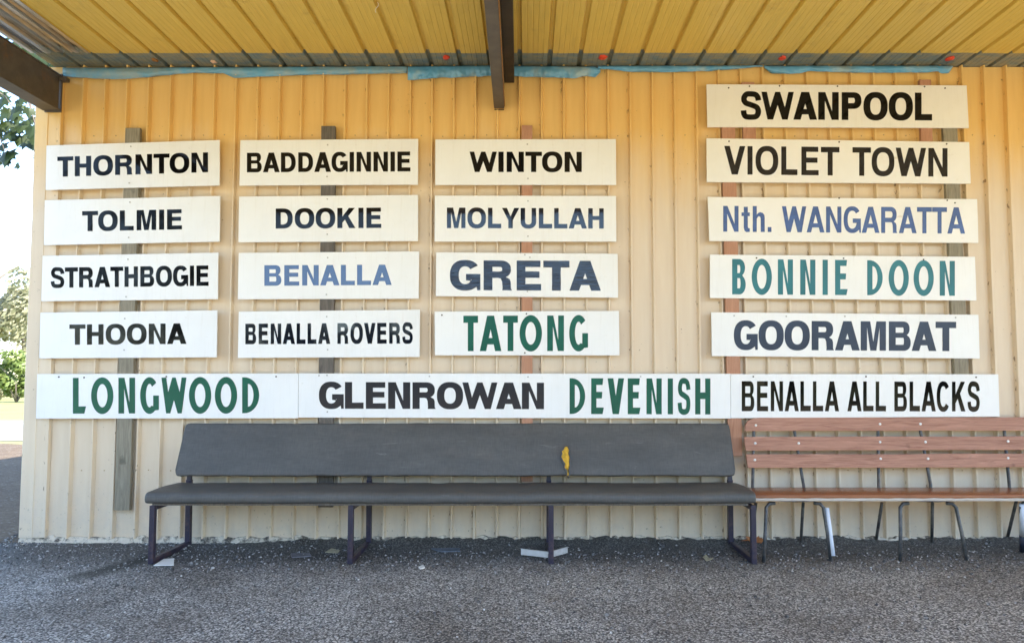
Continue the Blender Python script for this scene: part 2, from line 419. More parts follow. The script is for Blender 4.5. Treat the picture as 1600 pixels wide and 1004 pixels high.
# ------------------------------------------------------------------ verandah roof
ZR = 4.155; RP = .2595; RX = -.0704
roof = thing('verandah_roof', (0, -2.6, ZR), 'ochre yellow ribbed verandah roof sheeting overhead, grey at its left end', 'roof')
def roof_profile(x0, x1, up=.032):
    pts = [(x0, 0.0)]
    k0, k1 = math.ceil((x0-RX)/RP), math.floor((x1-RX)/RP)
    for k in range(k0-1, k1+1):
        x = RX+k*RP
        grp = []
        if k >= k0: grp += [(x-.022, 0), (x-.013, up), (x+.013, up), (x+.022, 0)]
        for q in (.25, .42, .58, .75):
            xx = x+RP*q; grp += [(xx-.005, 0), (xx, .0030), (xx+.005, 0)]
        pts += grp
    pts.append((x1, 0.0)); return sorted(p for p in pts if x0 <= p[0] <= x1)
def roof_sheet(name, x0, x1, y0, y1, z, m, parent, ny=10, wav=.0, step=0):
    pr = roof_profile(x0, x1); b = MB()
    for j in range(ny+1):
        y = y0+(y1-y0)*j/ny
        for x, h in pr:
            wv = .003*noise.noise(Vector((x*1.3, y*.8, 4))) 
            yy = y + (wav*noise.noise(Vector((x*5, 2, 2))) if j == ny else 0)
            b.v.append(Vector((x, yy, z+h+wv)))
    m_ = len(pr)
    for j in range(ny):
        for i in range(m_-1): b.f.append((j*m_+i, j*m_+i+1, (j+1)*m_+i+1, (j+1)*m_+i))
    return b.build(name, m, parent)
XG = RX-14*RP
roof_sheet('yellow_sheeting', XG, 12.4, -5.2, -.27, ZR-.012, M['roof'], roof, 16, .012)
pr = []; x = -4.2
for k in range(4):   # older sheet with wider folds
    for dx, h in ((0, 0), (.030, .0), (.042, .026), (.072, .028), (.084, .004), (.104, .010)): pr.append((x+dx, h))
    x += .1255
pr = [p for p in pr if p[0] < XG-.004]+[(XG-.002, 0)]
b = MB(); m_ = len(pr)
for j in range(17):
    y = -5.2+4.93*j/16
    for xx, h in pr: b.v.append(Vector((xx, y+(.05*noise.noise(Vector((xx*9, 2, 2))) if j == 16 else 0), ZR-.014+h+.004*noise.noise(Vector((xx*2, y*.8, 4))))))
for j in range(16):
    for i in range(m_-1): b.f.append((j*m_+i, j*m_+i+1, (j+1)*m_+i+1, (j+1)*m_+i))
b.build('galvanised_sheeting', M['galv'], roof)
roof_sheet('end_lap_sheet', -4.2, 12.4, -.36, .32, ZR, M['flash'], roof, 3)
MB().box((-4.25, -5.24, 4.09), (12.4, -5.205, 4.24)).build('fascia', M['trim'], roof)
MB().add([(-4.2, -5.2, ZR+.035), (12.4, -5.2, ZR+.035), (12.4, 0.0, ZR+.045), (-4.2, 0.0, ZR+.045), (-4.2, -5.2, ZR+.05), (12.4, -5.2, ZR+.05), (12.4, 0.0, ZR+.06), (-4.2, 0.0, ZR+.06)],
         [(0,3,2,1),(4,5,6,7),(0,1,5,4),(1,2,6,5),(2,3,7,6),(3,0,4,7)]).build('top_sheet', M['galv'], roof)
# torn wire hanging in a rib
pts = [at(590+2*math.sin(k*.9)-k*.35, 4+k*2.3, -1.3) for k in range(8)]
tag(MB().tube(pts, .0022, 5).build('wire', M['white_card']), 'thin pale wire end hanging from a yellow roof rib', 'wire')

# ------------------------------------------------------------------ steel beams
def hbeam(root, x0, x1, ztop, zbot, y0, y1, tf, tw, webx, m, skew=0.0):
    def bx(name, a, c, mm):
        o = MB().box(a, c).build(name, mm, root)
        for v in o.data.vertices: v.co.x += -skew*(v.co.y+root.location.y)
        return bevel(o, .003, 1, False)
    bx('bottom_flange', (x0, y0, zbot), (x1, y1, zbot+tf), m)
    bx('web', (webx-tw/2, y0, zbot+tf+.001), (webx+tw/2, y1, ztop-tf-.001), m)
    bx('top_flange', (x0, y0, ztop-tf), (x1, y1, ztop), m)
lb = thing('steel_beam', (-4.17, -.05, 3.9), 'dark brown steel beam sloping past the left corner under open sky', 'beam', 'steel verandah beams')
b = MB()
def slab(pts_yz, x0, x1):
    nb = len(pts_yz); bb = MB()
    bb.add([(x0, y, z) for y, z in pts_yz] + [(x1, y, z) for y, z in pts_yz],
           [tuple(range(nb)), tuple(reversed(range(nb, 2*nb)))] + [(i, i+nb, (i+1) % nb+nb, (i+1) % nb) for i in range(nb)])
    return bb
dz = .0
o = slab([(-.075, 3.745), (-5.1, 3.70), (-5.1, 4.035), (-.075, 4.035)], -4.105, -4.092).build('web', M['steel'], lb); fix_normals(o)
o = slab([(-.06, 3.732), (-5.1, 3.687), (-5.1, 3.699), (-.06, 3.744)], -4.235, -4.085).build('bottom_flange', M['steel'], lb); fix_normals(o)
o = slab([(-.06, 4.036), (-5.1, 4.036), (-5.1, 4.048), (-.06, 4.048)], -4.215, -4.085).build('top_flange', M['steel'], lb); fix_normals(o)
o = MB().box((-4.225, -.060, 3.72), (-4.082, -.046, 4.06)).build('end_plate', M['steel'], lb)
o = MB().box((-4.08, -.10, 3.985), (-4.02, -.045, 4.02)).build('bracket', M['steel'], lb); bevel(o, .004, 1, False)
cb = thing('steel_beam', (-.24, -.05, 3.95), 'brown steel beam running overhead at the centre, down to the wall', 'beam', 'steel verandah beams')
sk = .012
def cbox(name, a, c, m, bv=.003):
    o = MB().box(a, c).build(name, m, cb)
    for v in o.data.vertices: v.co.x += -sk*(v.co.y)
    return bevel(o, bv, 1, False)
cbox('main_channel', (-.297, -5.15, 3.755), (-.208, -.045, 4.135), M['steel'])
cbox('rusty_edge', (-.2075, -5.15, 3.754), (-.2015, -.09, 3.80), M['rust_edge'], .001)
cbox('side_channel', (-.205, -5.15, 3.985), (-.120, -.046, 4.135), M['steel_dark'])
cbox('end_clip', (-.295, -.044, 3.745), (-.21, -.036, 3.753), M['steel_dark'], .001)

# ------------------------------------------------------------------ blue tarp strips along the top of the wall
def tarp(top, bot, Y, m, label, seed):
    n_ = 90; b = MB(); rows = 7
    def interp(pl, x):
        for (xa, ya), (xb, yb) in zip(pl, pl[1:]):
            if x <= xb: return ya + (yb-ya)*max(0, min(1, (x-xa)/(xb-xa+1e-6)))
        return pl[-1][1]
    x0, x1 = bot[0][0], bot[-1][0]
    for i in range(n_+1):
        x = x0+(x1-x0)*i/n_; yt, yb = interp(top, x), interp(bot, x)
        yb += 1.0*noise.noise(Vector((x*.07, seed, 0)))
        for j in range(rows+1):
            t = j/rows; bulge = .018*math.sin(math.pi*min(1, t*1.1)) + (.020*noise.noise(Vector((x*.045, t*2.3+seed, 1))) + .013*noise.noise(Vector((x*.16, t*4+seed, 5))))*min(1, .3+t)
            b.v.append(at(x, yt+(yb-yt)*t, Y-.012-bulge))
    for i in range(n_):
        for j in range(rows): a = i*(rows+1)+j; b.f.append((a, a+rows+1, a+rows+2, a+1))
    o = b.build('tarp_strip', m, None, True)
    md = o.modifiers.new('thickness', 'SOLIDIFY'); md.thickness = .002
    return tag(o, label, 'tarp', 'blue tarp strips under the roof')
tarp([(100, 106), (360, 105), (640, 103.5)], [(98, 119), (115, 121), (150, 123), (190, 124), (230, 121), (265, 117), (300, 114), (350, 115), (366, 122), (400, 120.5), (440, 119), (480, 117), (520, 116.5), (535, 117), (560, 116), (600, 115), (636, 115)], -.034, M['tarp2'], 'longest faded blue tarp strip, from the left corner past the second batten', 1.0)
tarp([(637, 104), (766, 102.5)], [(637, 126), (650, 124.5), (680, 122), (720, 121), (768, 118.5)], -.04, M['tarp'], 'short blue tarp strip ending just left of the centre beam', 2.0)
tarp([(803, 103), (930, 104), (938, 108)], [(803, 119.5), (850, 121), (890, 122), (900, 122.5), (915, 119), (930, 121), (938, 113)], -.04, M['tarp'], 'blue tarp strip starting at the centre beam with a crumpled right end', 3.0)
tarp([(934, 103), (1190, 102.5)], [(934, 107.5), (960, 109.5), (985, 112.5), (1050, 113), (1110, 111), (1150, 108), (1192, 104)], -.034, M['tarp'], 'narrow blue tarp strip tapering off above the left half of SWANPOOL', 4.0)
tarp([(1194, 103), (1488, 102.8)], [(1194, 106), (1205, 114.5), (1220, 115.5), (1250, 115), (1265, 111), (1300, 113), (1370, 114), (1450, 113.5), (1465, 111), (1470, 115), (1482, 115), (1489, 104)], -.036, M['tarp'], 'blue tarp strip above SWANPOOL, ending in a torn corner at the right', 5.0)
# red blobs on the lap sheet
def blob(px, py, m, label, r=.032, seed=0):
    v = (py-PY)/-F; p = None
    dd = Vector(((px-PX)/F, math.cos(PITCH)-v*math.sin(PITCH), math.sin(PITCH)+v*math.cos(PITCH)))
    p = Vector((0, -D, H))+dd*((ZR-.004-H)/dd.z)
    bm = bmesh.new(); bmesh.ops.create_icosphere(bm, subdivisions=2, radius=1)
    b = MB()
    for q in bm.verts:
        k = 1+.45*noise.noise(q.co*1.7+Vector((seed, 0, 0)))
        b.v.append(p+Vector((q.co.x*r*k, q.co.y*r*1.3*k, q.co.z*.010*k)))
    b.f = [tuple(x.index for x in f.verts) for f in bm.faces]; bm.free()
    return tag(b.build('sealant_blob', m, None, True), label, 'sealant', 'sealant dabs on the roof lap')
blob(697, 90, M['red_sealant'], 'red dab on the roof lap just left of the centre beam', .030, 1)
blob(942, 90, M['red_sealant'], 'red dab on the roof lap right of the centre beam', .036, 2)
blob(1222, 91, M['red_sealant'], 'red dab on the roof lap above the start of SWANPOOL', .034, 3)
blob(1484, 92, M['red_sealant'], 'red dab on the roof lap beyond the right end of SWANPOOL', .034, 4)
blob(334, 97, M['pale_tag'], 'pale orange dab on the roof lap above THORNTON', .024, 5)
blob(242, 94, M['rust_edge'], 'faint rusty dab on the roof lap near the left beam', .026, 6)

# ------------------------------------------------------------------ timber battens behind the boards
def batten(px0, py0, px1, py1, wpx, Y0, Y1, m, label):
    """a timber strip standing on the ribs; px are its left edge at top and bottom"""
    t, q = at(px0, py0, Y1), at(px1, py1, Y1); wd = wpx/F*(D+Y1)/.99
    b = MB(); NS = 14
    for k in range(NS+1):
        f = k/NS; c = t.lerp(q, f); c.x += .002*noise.noise(Vector((px0, f*4, 0)))
        b.v += [Vector((c.x, Y0, c.z)), Vector((c.x, Y1, c.z)), Vector((c.x+wd, Y1, c.z)), Vector((c.x+wd, Y0, c.z))]
    for k in range(NS):
        for j in range(4): b.f.append((k*4+j, k*4+(j+1) % 4, (k+1)*4+(j+1) % 4, (k+1)*4+j))
    b.f += [(3, 2, 1, 0), (NS*4, NS*4+1, NS*4+2, NS*4+3)]
    o = b.build('batten', m); fix_normals(o)
    return tag(o, label, 'batten', 'timber battens behind the boards')
BY0, BY1 = -.0425, -.0745
batten(196, 200, 178.5, 797, 23, BY0, BY1, M['batten_grey'], 'long grey timber batten running down behind THORNTON to below LONGWOOD')
batten(502, 197, 497, 792, 22, BY0, BY1, M['batten_dark'], 'dark timber batten behind the BADDAGINNIE column and the padded bench')
batten(815, 196, 815, 752, 17, BY0, BY1, M['batten_red'], 'reddish timber batten behind the WINTON column and the padded bench')
batten(1128, 196, 1138.5, 712, 21, BY0, BY1, M['batten_red'], 'long reddish timber batten behind VIOLET TOWN, left of the bench slats')
batten(1159, 128.5, 1162, 236, 20, BY0, BY1, M['batten_red'], 'short reddish timber batten behind the left part of SWANPOOL')
batten(1437, 124.5, 1440, 240, 18, BY0, BY1, M['batten_red'], 'short reddish timber batten behind the right part of SWANPOOL')
batten(1473.5, 190, 1492.5, 600, 22, BY0, BY1, M['batten_grey'], 'grey timber batten behind the right ends of the VIOLET TOWN column')

# ------------------------------------------------------------------ lettering
def se(cx, cy, rx, ry, a0, a1, n=2.3, k=22):
    out = []
    for i in range(k+1):
        a = math.radians(a0+(a1-a0)*i/k); c, s = math.cos(a), math.sin(a)
        out.append((cx+rx*math.copysign(abs(c)**(2/n), c), cy+ry*math.copysign(abs(s)**(2/n), s)))
    return out
WH = dict(A=.95, B=.84, C=.88, D=.84, E=.74, G=.92, H=.81, I=.22, K=.90, L=.69, M=.97, N=.82, O=.97, P=.79, R=.86, S=.82, T=.79, U=.81, V=.90, W=1.30, Y=.91, t=.44, h=.64)
WH['.'] = .2; WH[' '] = .56
WF = dict(A=.62, B=.43, C=.52, D=.49, E=.40, G=.54, H=.48, I=.17, K=.5, L=.38, M=.72, N=.48, O=.64, P=.45, R=.46, S=.40, T=.42, U=.46, V=.52, W=.72, Y=.52)
WF[' '] = .62
ROUND, DIAG = 'OCGS', 'AVWYT'
def glyph(ch, w, S, T, fut):
    n_ = 2.0 if fut else 2.35
    ov = .013
    if ch == 'I' or ch == '.': hh = S*.9 if ch == '.' else 1; return [[(0, 0), (0, hh), (w, hh), (w, 0)]]
    if ch == 'L':
        c = .05 if fut else 0; return [[(0, 0), (0, 1), (S, 1), (S, T*1.1), (w, T*1.1), (w-c, 0)]]
    if ch == 'E':
        c = .04 if fut else 0; m = .53
        return [[(0, 0), (0, 1), (w-.02, 1), (w-.02-c*.5, 1-T), (S, 1-T), (S, m+T/2), (w-.05, m+T/2), (w-.05-c*.3, m-T/2), (S, m-T/2), (S, T), (w, T), (w-c, 0)]]
    if ch == 'T': return [[(w/2-S/2, 0), (w/2-S/2, 1-T*1.05), (0, 1-T*1.05), (0, 1), (w, 1), (w, 1-T*1.05), (w/2+S/2, 1-T*1.05), (w/2+S/2, 0)]]
    if ch == 'H': return [[(0, 0), (0, 1), (S, 1), (S, .52+T/2), (w-S, .52+T/2), (w-S, 1), (w, 1), (w, 0), (w-S, 0), (w-S, .52-T/2), (S, .52-T/2), (S, 0)]]
    if ch == 'O': return [se(w/2, .5, w/2, .5+ov, 0, 354, n_, 59), se(w/2, .5, w/2-S*1.03, .5+ov-T*1.02, 0, 354, n_, 59)]
    if ch == 'D':
        rx = w*(.86 if fut else .58)
        return [[(0, 0), (0, 1)]+se(w-rx, .5, rx, .5, 90, -90, n_), [(S, T), (S, 1-T)]+se(max(S+.01, w-rx), .5, w-S-max(S+.01, w-rx), .5-T, 90, -90, n_)]
    if ch == 'P':
        r, yb = min(.33, w*.45), .40; cy = (1+yb)/2; ry = (1-yb)/2
        return [[(0, 0), (0, 1)]+se(w-r, cy, r, ry, 90, -90, n_)+[(S, yb), (S, 0)], [(S, yb+T), (S, 1-T)]+se(w-r, cy, max(.03, r-S), ry-T, 90, -90, n_)]
    if ch == 'R':
        r, yb = min(.33, w*.45), .415; cy = (1+yb)/2; ry = (1-yb)/2; wu = w*.96
        leg = [(w, 0), (w-S*1.12, 0)]
        if fut: mid = [(wu-r+.09, yb+.015)]; j = [(S*1.05+.02, yb)]
        else: mid = [(w-.07, yb-.04), (w-.04, yb-.13), (w-.035, .06)]; j = [(w-S*1.08, .08), (w-S*1.14, yb-.12), (w-S*1.3, yb-.02), (w-S*1.6, yb)]
        return [[(0, 0), (0, 1)]+se(wu-r, cy, r, ry, 90, -62, n_)+mid+leg+j+[(S, yb), (S, 0)], [(S, yb+T), (S, 1-T)]+se(wu-r, cy, max(.03, r-S), ry-T, 90, -90, n_)]
    if ch == 'B':
        r1 = min(.26, w*.42); r2 = min(.29, w*.45); m = .53; wu = w*.95
        return [[(0, 0), (0, 1)]+se(wu-r1, (1+m-.02)/2, r1, (1-m+.02)/2, 90, -58, n_)+se(w-r2, (m+.02)/2, r2, (m+.02)/2, 56, -90, n_),
                [(S, m+T*.42), (S, 1-T)]+se(wu-r1, (1-T+m+T*.42)/2, max(.03, r1-S), (1-T-m-T*.42)/2, 90, -90, n_, 14),
                [(S, T), (S, m-T*.42)]+se(w-r2, m/2+T*.29, max(.03, r2-S), (m-T*1.42)/2, 90, -90, n_, 14)]
    if ch == 'C':
        a = 36; return [se(w/2, .5, w/2, .5+ov, a, 360-a, n_, 50)+se(w/2, .5, w/2-S, .5+ov-T, 360-a-4, a+4, n_, 50)]
    if ch == 'G':
        a = 36
        if fut:
            return [se(w/2, .5, w/2, .5+ov, a+8, 306, n_, 44)+[(w, .10), (w, .50), (w-S, .50), (w-S, .205)]+se(w/2, .5, w/2-S, .5+ov-T, 300, a+12, n_, 44)]
        return [se(w/2, .5, w/2, .5+ov, a, 296, n_, 44)+[(w-.42*S, .115), (w-.36*S, 0), (w, 0), (w, .545), (w*.53, .545), (w*.53, .545-T), (w-S*.98, .545-T)]+se(w/2, .5, w/2-S, .5+ov-T, 338, a+4, n_, 44)]
    if ch == 'S':
        S, T = (.125, .155) if fut else (min(S, .225), min(T, .19))
        cl = [(w-S*.5, .685), (w-S*.62, .80), (w*.72, .895), (w*.5, 1+ov-T/2), (w*.27, .90), (S*.56, .745), (w*.24, .60), (w*.5, .525), (w*.78, .435), (w-S*.52, .275), (w*.76, .115), (w*.5, T/2-ov), (w*.25, .105), (S*.58, .20), (S*.5, .325)]
        pts = []
        for i in range(len(cl)-1):
            p0, p1, p2, p3 = cl[max(i-1, 0)], cl[i], cl[i+1], cl[min(i+2, len(cl)-1)]
            for k in range(6):
                t = k/6; pts.append(tuple(.5*((2*p1[q])+(-p0[q]+p2[q])*t+(2*p0[q]-5*p1[q]+4*p2[q]-p3[q])*t*t+(-p0[q]+3*p1[q]-3*p2[q]+p3[q])*t**3) for q in (0, 1)))
        pts.append(cl[-1]); L, Rr = [], []
        for i, p in enumerate(pts):
            a, b2 = pts[max(i-1, 0)], pts[min(i+1, len(pts)-1)]; dx, dy = b2[0]-a[0], b2[1]-a[1]; ln = math.hypot(dx, dy) or 1
            hx, hy = -dy/ln, dx/ln; L.append((p[0]+hx*S/2, p[1]+hy*T*.52)); Rr.append((p[0]-hx*S/2, p[1]-hy*T*.52))
        return [L+Rr[::-1]]
    if ch == 'U':
        ry = .36
        return [[(0, 1)]+se(w/2, ry-ov, w/2, ry, 180, 360, n_)+[(w, 1), (w-S, 1)]+se(w/2, ry-ov, w/2-S, ry-T, 360, 180, n_)+[(S, 1)]]
    if ch in 'AV':
        a, d = S*.60, S*1.10; k = (w/2-a)
        if ch == 'V':
            yv = 1-(w/2-d)/k; return [[(0, 1), (w/2-a, 0), (w/2+a, 0), (w, 1), (w-d, 1), (w/2, yv), (d, 1)]]
        y1 = .19; y2 = y1+T*.95; ya = (w/2-d)/k
        return [[(0, 0), (w/2-a, 1), (w/2+a, 1), (w, 0), (w-d, 0), (w-d-k*y1, y1), (d+k*y1, y1), (d, 0)], [(d+k*y2, y2), (w/2, ya), (w-d-k*y2, y2)]]
    if ch == 'W':
        p1, a, d, a2 = (.27*w, .06, .140, .05) if fut else (.275*w, min(S, .215)*.52, min(S, .215)*1.02, min(S, .215)*.46)
        h_ = 1-(p1-d)/(p1-a); sl = (w/2-a2-p1)/(1-h_); yi = min(.92, (w/2-p1-a)/sl)
        return [[(0, 1), (p1-a, 0), (p1+a, 0), (w/2, yi), (w-p1-a, 0), (w-p1+a, 0), (w, 1), (w-d, 1), (w-p1, h_), (w/2+a2, 1), (w/2-a2, 1), (p1, h_), (d, 1)]]
    if ch == 'M':
        s = S*.92; return [[(0, 0), (0, 1), (1.38*S, 1), (w/2, .30), (w-1.38*S, 1), (w, 1), (w, 0), (w-s, 0), (w-s, .79), (w/2+.44*S, 0), (w/2-.44*S, 0), (s, .79), (s, 0)]]
    if ch == 'N': return [[(0, 0), (0, 1), (1.06*S, 1), (w-S, .31), (w-S, 1), (w, 1), (w, 0), (w-1.06*S, 0), (S, .69), (S, 0)]]
    if ch == 'K': return [[(0, 0), (0, 1), (S, 1), (S, .57), (w-1.32*S, 1), (w-.03, 1), (.60*w, .595), (w, 0), (w-1.24*S, 0), (.42*w, .42), (S, .27), (S, 0)]]
    if ch == 'Y': return [[(0, 1), (1.12*S, 1), (w/2, .575), (w-1.12*S, 1), (w, 1), (w/2+S/2, .395), (w/2+S/2, 0), (w/2-S/2, 0), (w/2-S/2, .395)]]
    if ch == 't': return [[(.12, .97), (.12+S, .97), (.12+S, .75), (w, .75), (w, .61), (.12+S, .61), (.12+S, .2), (.15+S, .14), (w, .14), (w, 0), (.26, -.01), (.16, .04), (.12, .15), (.12, .61), (0, .61), (0, .75), (.12, .75)]]
    if ch == 'h': return [[(0, 0), (0, 1), (S, 1), (S, .665), (S+.06, .725), (w*.60, .765), (w-.10, .735), (w-.02, .655), (w, .55), (w, 0), (w-S, 0), (w-S, .51), (w-S-.03, .585), (w-S-.1, .61), (S+.06, .585), (S, .51), (S, 0)]]
    raise KeyError(ch)
def layout(text, fut, S, T, track):
    W_ = WF if fut else WH; x = 0; prev = None; words = [[]]
    for ch in text:
        if ch == ' ': x += W_[' ']; prev = None; words.append([]); continue
        wd = W_[ch] if ch != 'I' else S
        if prev is not None:
            def side(c): return .045 if c in ROUND else (.012 if c in DIAG else .085)
            g = side(prev)+side(ch)
            if prev+ch in ('LT', 'LY', 'TA', 'AT', 'AV', 'VA', 'WA', 'OY', 'RT', 'TO', 'OT', 'LL', 'TT'): g -= .035
            x += max(.03, g)+track
        words[-1] += [[(x+a, c) for a, c in ol] for ol in glyph(ch, wd, S, T, fut)]
        x += wd; prev = ch
    return words, x
def outline_mesh(ols):
    cu = bpy.data.curves.new('lettering', 'CURVE'); cu.dimensions = '2D'; cu.fill_mode = 'BOTH'
    for ol in ols:
        sp = cu.splines.new('POLY'); sp.points.add(len(ol)-1); sp.use_cyclic_u = True
        for p, (a, c) in zip(sp.points, ol): p.co = (a, c, 0, 1)
    ob = bpy.data.objects.new('tmp', cu); COL.objects.link(ob)
    dg = bpy.context.evaluated_depsgraph_get(); me = bpy.data.meshes.new_from_object(ob.evaluated_get(dg))
    bpy.data.objects.remove(ob); bpy.data.curves.remove(cu)
    return me
scr_proto = {}
def sign(text, quad, word, m, label, group, fut=False, S=.25, T=.20, track=-.025, board='sign', th=.010, Y=-.085, screws=(), dark=False, extra=()):
    cx = sum(q[0] for q in quad)/4; cy = sum(q[1] for q in quad)/4
    root = thing('place_name_board', at(cx, cy, Y+th), label, 'sign', group)
    fr = [at(x, y, Y) for x, y in quad]
    b = MB(); b.add(fr+[p+Vector((0, th, 0)) for p in fr], [(3, 2, 1, 0), (4, 5, 6, 7), (0, 1, 5, 4), (1, 2, 6, 5), (2, 3, 7, 6), (3, 0, 4, 7)])
    o = b.build('board', M[board], root); fix_normals(o); bevel(o, .0015, 1, False)
    off = root.location
    jobs = []
    for (tx, wq, mm, fu, S_, T_, trk) in [(text, word, m, fut, S, T, track)]+list(extra):
        words, wt = layout(tx, fu, S_, T_, trk); jobs += [(ols, wt, wq, mm) for ols in words]
    for ols, wt, ((xl, tl, bl), (xr, tr, br)), m in jobs:
        me = outline_mesh(ols)
        for v in me.vertices:
            u, h = v.co.x/wt, v.co.y
            px = xl+(xr-xl)*u; yt = tl+(tr-tl)*u; yb = bl+(br-bl)*u
            v.co = at(px, yb+(yt-yb)*h, Y-.0012) - off
        me.name = 'lettering'; me.materials.clear(); me.materials.append(M[m])
        lo = bpy.data.objects.new('lettering', me); COL.objects.link(lo); lo.parent = root
        bm = bmesh.new(); bm.from_mesh(me); bm.normal_update()
        for f in bm.faces:
            if f.normal.y > 0: f.normal_flip()
        bm.to_mesh(me); bm.free()
    key = 'screw_dark' if dark else 'screw_grey'
    for (sx, sy) in screws:
        if key not in scr_proto:
            s = MB().tube([(0, 0, 0), (0, -.003, 0), (0, -.0042, 0)], [.007, .007, .004], 10).build('screw', M[key]); s.parent = root; scr_proto[key] = s
        else:
            s = scr_proto[key].copy(); COL.objects.link(s); s.parent = root
        s.location = at(sx, sy, Y-.0002) - off
G1, G2, G3, G4, G5 = 'left column of name boards', 'second column of name boards', 'third column of name boards', 'right column of name boards', 'bottom row of name boards'
sign('THORNTON', [(72.5,227.3),(343,218.7),(343,289.7),(71,297)], ((89.5,245,276.3),(325,238,269)), 'black_vinyl', 'white board reading THORNTON in black, topmost of the left column', G1, screws=[(204.5,229),(202,286)])
sign('TOLMIE', [(69.8,312.8),(344,306),(343,377.5),(68.3,383)], ((128.3,330,361.3),(284.3,326.8,358.3)), 'black_vinyl', 'white board reading TOLMIE in black, between THORNTON and STRATHBOGIE', G1, screws=[(203,316),(201,371)])
sign('STRATHBOGIE', [(66.5,399.5),(341,394.5),(340,467.3),(64.3,470.5)], ((79.3,418,449.5),(326,414.5,446.3)), 'black_vinyl', 'white board reading STRATHBOGIE in black letters filling its width', G1, screws=[(200,405),(197,463.5)])
sign('THOONA', [(63,488.3),(339.5,484.5),(338.5,558),(61,559.7)], ((108.3,506.8,538.3),(291.3,504.8,537)), 'black_vinyl', 'white board reading THOONA in black, just above LONGWOOD', G1, S=.25, T=.20, screws=[(195,497.5),(194,546.5)])
sign('BADDAGINNIE', [(375.5,219),(653.3,217),(653,288.5),(374,290)], ((385.8,238.8,269.3),(641.3,236.8,267.8)), 'black_vinyl', 'cream tinted board reading BADDAGINNIE in black, top of the second column', G2, screws=[(512,226.5),(511,276)])
sign('DOOKIE', [(373.5,307),(653,304.5),(653,376.5),(372.5,378.5)], ((430.8,325.8,357),(595.8,324.3,356)), 'black_vinyl', 'white board reading DOOKIE in black, under BADDAGINNIE', G2, screws=[(511.5,311),(511.5,366)])
sign('BENALLA', [(373,395),(655,392.5),(654,466.5),(371.5,467.5)], ((413,414.3,446.3),(612,413.3,445)), 'sky_sheen_vinyl', 'white board reading just BENALLA in navy letters tinted with sky sheen, under DOOKIE', G2, screws=[(512,402.5),(510,460)])
sign('BENALLA ROVERS', [(373,486.5),(656,483.5),(655.5,557.5),(371.5,559)], ((383.3,505.5,537.5),(645,503.8,536.3)), 'navy_black_vinyl', 'white board reading BENALLA ROVERS in narrow dark letters', G2, S=.265, track=.03, screws=[(510.5,494.5),(512,546)])
sign('WINTON', [(680.3,217.8),(962.3,217.3),(962.8,289),(680,289)], ((733.8,237,268.8),(909,237.3,268.8)), 'black_vinyl', 'cream tinted board reading WINTON in black, top of the third column', G3, screws=[(824,225.5),(825,279)])
sign('MOLYULLAH', [(679.5,305.5),(962.5,306),(963,377.5),(679,377.3)], ((698.3,324.3,356.3),(943.3,325.5,357)), 'navy_black_vinyl', 'white board reading MOLYULLAH in glossy blue-black letters, under WINTON', G3, S=.235, screws=[(825,314),(825,369)])
sign('GRETA', [(681.5,394),(965,396.3),(965.8,465),(681,462.5)], ((703,406.5,453),(938.8,407.5,454)), 'streaky_navy_vinyl', 'white board reading GRETA in big wide streaky navy letters', G3, S=.265, T=.215, track=-.03, screws=[(820,398),(828,402),(824,455)])
sign('TATONG', [(679,486.5),(967,485.5),(968,555),(679.5,555)], ((724,493,548.3),(918.8,492.5,548)), 'green_vinyl', 'white board reading TATONG in tall green letters, under GRETA', G3, True, .165, .19, .02, screws=[(690.5,492),(822.5,490),(820,551)], dark=True)
sign('SWANPOOL', [(1104,131.7),(1510.5,133.5),(1514,200),(1105.5,198.5)], ((1157.4,143.4,186.6),(1456.5,145,188.3)), 'black_vinyl', 'cream board reading SWANPOOL in black, highest board on the wall', G4, S=.265, T=.205, track=-.05, th=.014, screws=[(1138.5,137.5),(1171,135),(1218,134.5),(1308.5,135),(1444.5,135.5),(1476.5,138)], dark=True)
sign('VIOLET TOWN', [(1104,216),(1514.5,222),(1517,287),(1104.5,284.5)], ((1131.6,228,272.4),(1480.5,231.6,276)), 'navy_black_vinyl', 'cream board reading VIOLET TOWN in dark navy, under SWANPOOL', G4, S=.215, T=.18, track=.0, board='sign_st', th=.014, screws=[(1139,221),(1311,222),(1479,225)], dark=True)
sign('Nth. WANGARATTA', [(1106,307.5),(1527,311),(1529,379.5),(1108.5,376.5)], ((1130,321.6,361.8),(1508,324,365)), 'streaky_sky_sheen_vinyl', 'stained white board reading Nth. WANGARATTA in navy tinted with blue sky sheen', G4, S=.215, T=.17, track=-.01, board='sign_st', th=.014, screws=[(1311,309.5),(1480,313),(1492,317)], dark=True)
sign('BONNIE DOON', [(1109.5,397.5),(1523.5,401),(1526,469.5),(1109.5,465.5)], ((1144,404.4,459.6),(1492,407.6,461.9)), 'teal_vinyl', 'white board reading BONNIE DOON in tall teal green letters', G4, True, .165, .17, .06, th=.014, screws=[(1182,403),(1318,403.5),(1443,405.5)], dark=True)
sign('GOORAMBAT', [(1111.5,487.5),(1529,491.5),(1531,560),(1112.5,556)], ((1146.6,500.5,546),(1494,502.5,548.3)), 'navy_vinyl', 'white board reading GOORAMBAT in slate blue letters', G4, S=.265, T=.205, track=-.06, th=.014, screws=[(1147,493),(1228.5,494),(1320,494),(1493,496)])
sign('LONGWOOD', [(58,584),(466.3,583),(465.5,653.2),(56,653.6)], ((113.8,590,645.8),(405,589,645)), 'green_vinyl', 'white board reading LONGWOOD in green, left end of the bottom row', G5, True, .165, .185, .015, Y=-.085, screws=[(92,588.5),(131.5,589.5),(260,588),(431.5,588)], dark=True)
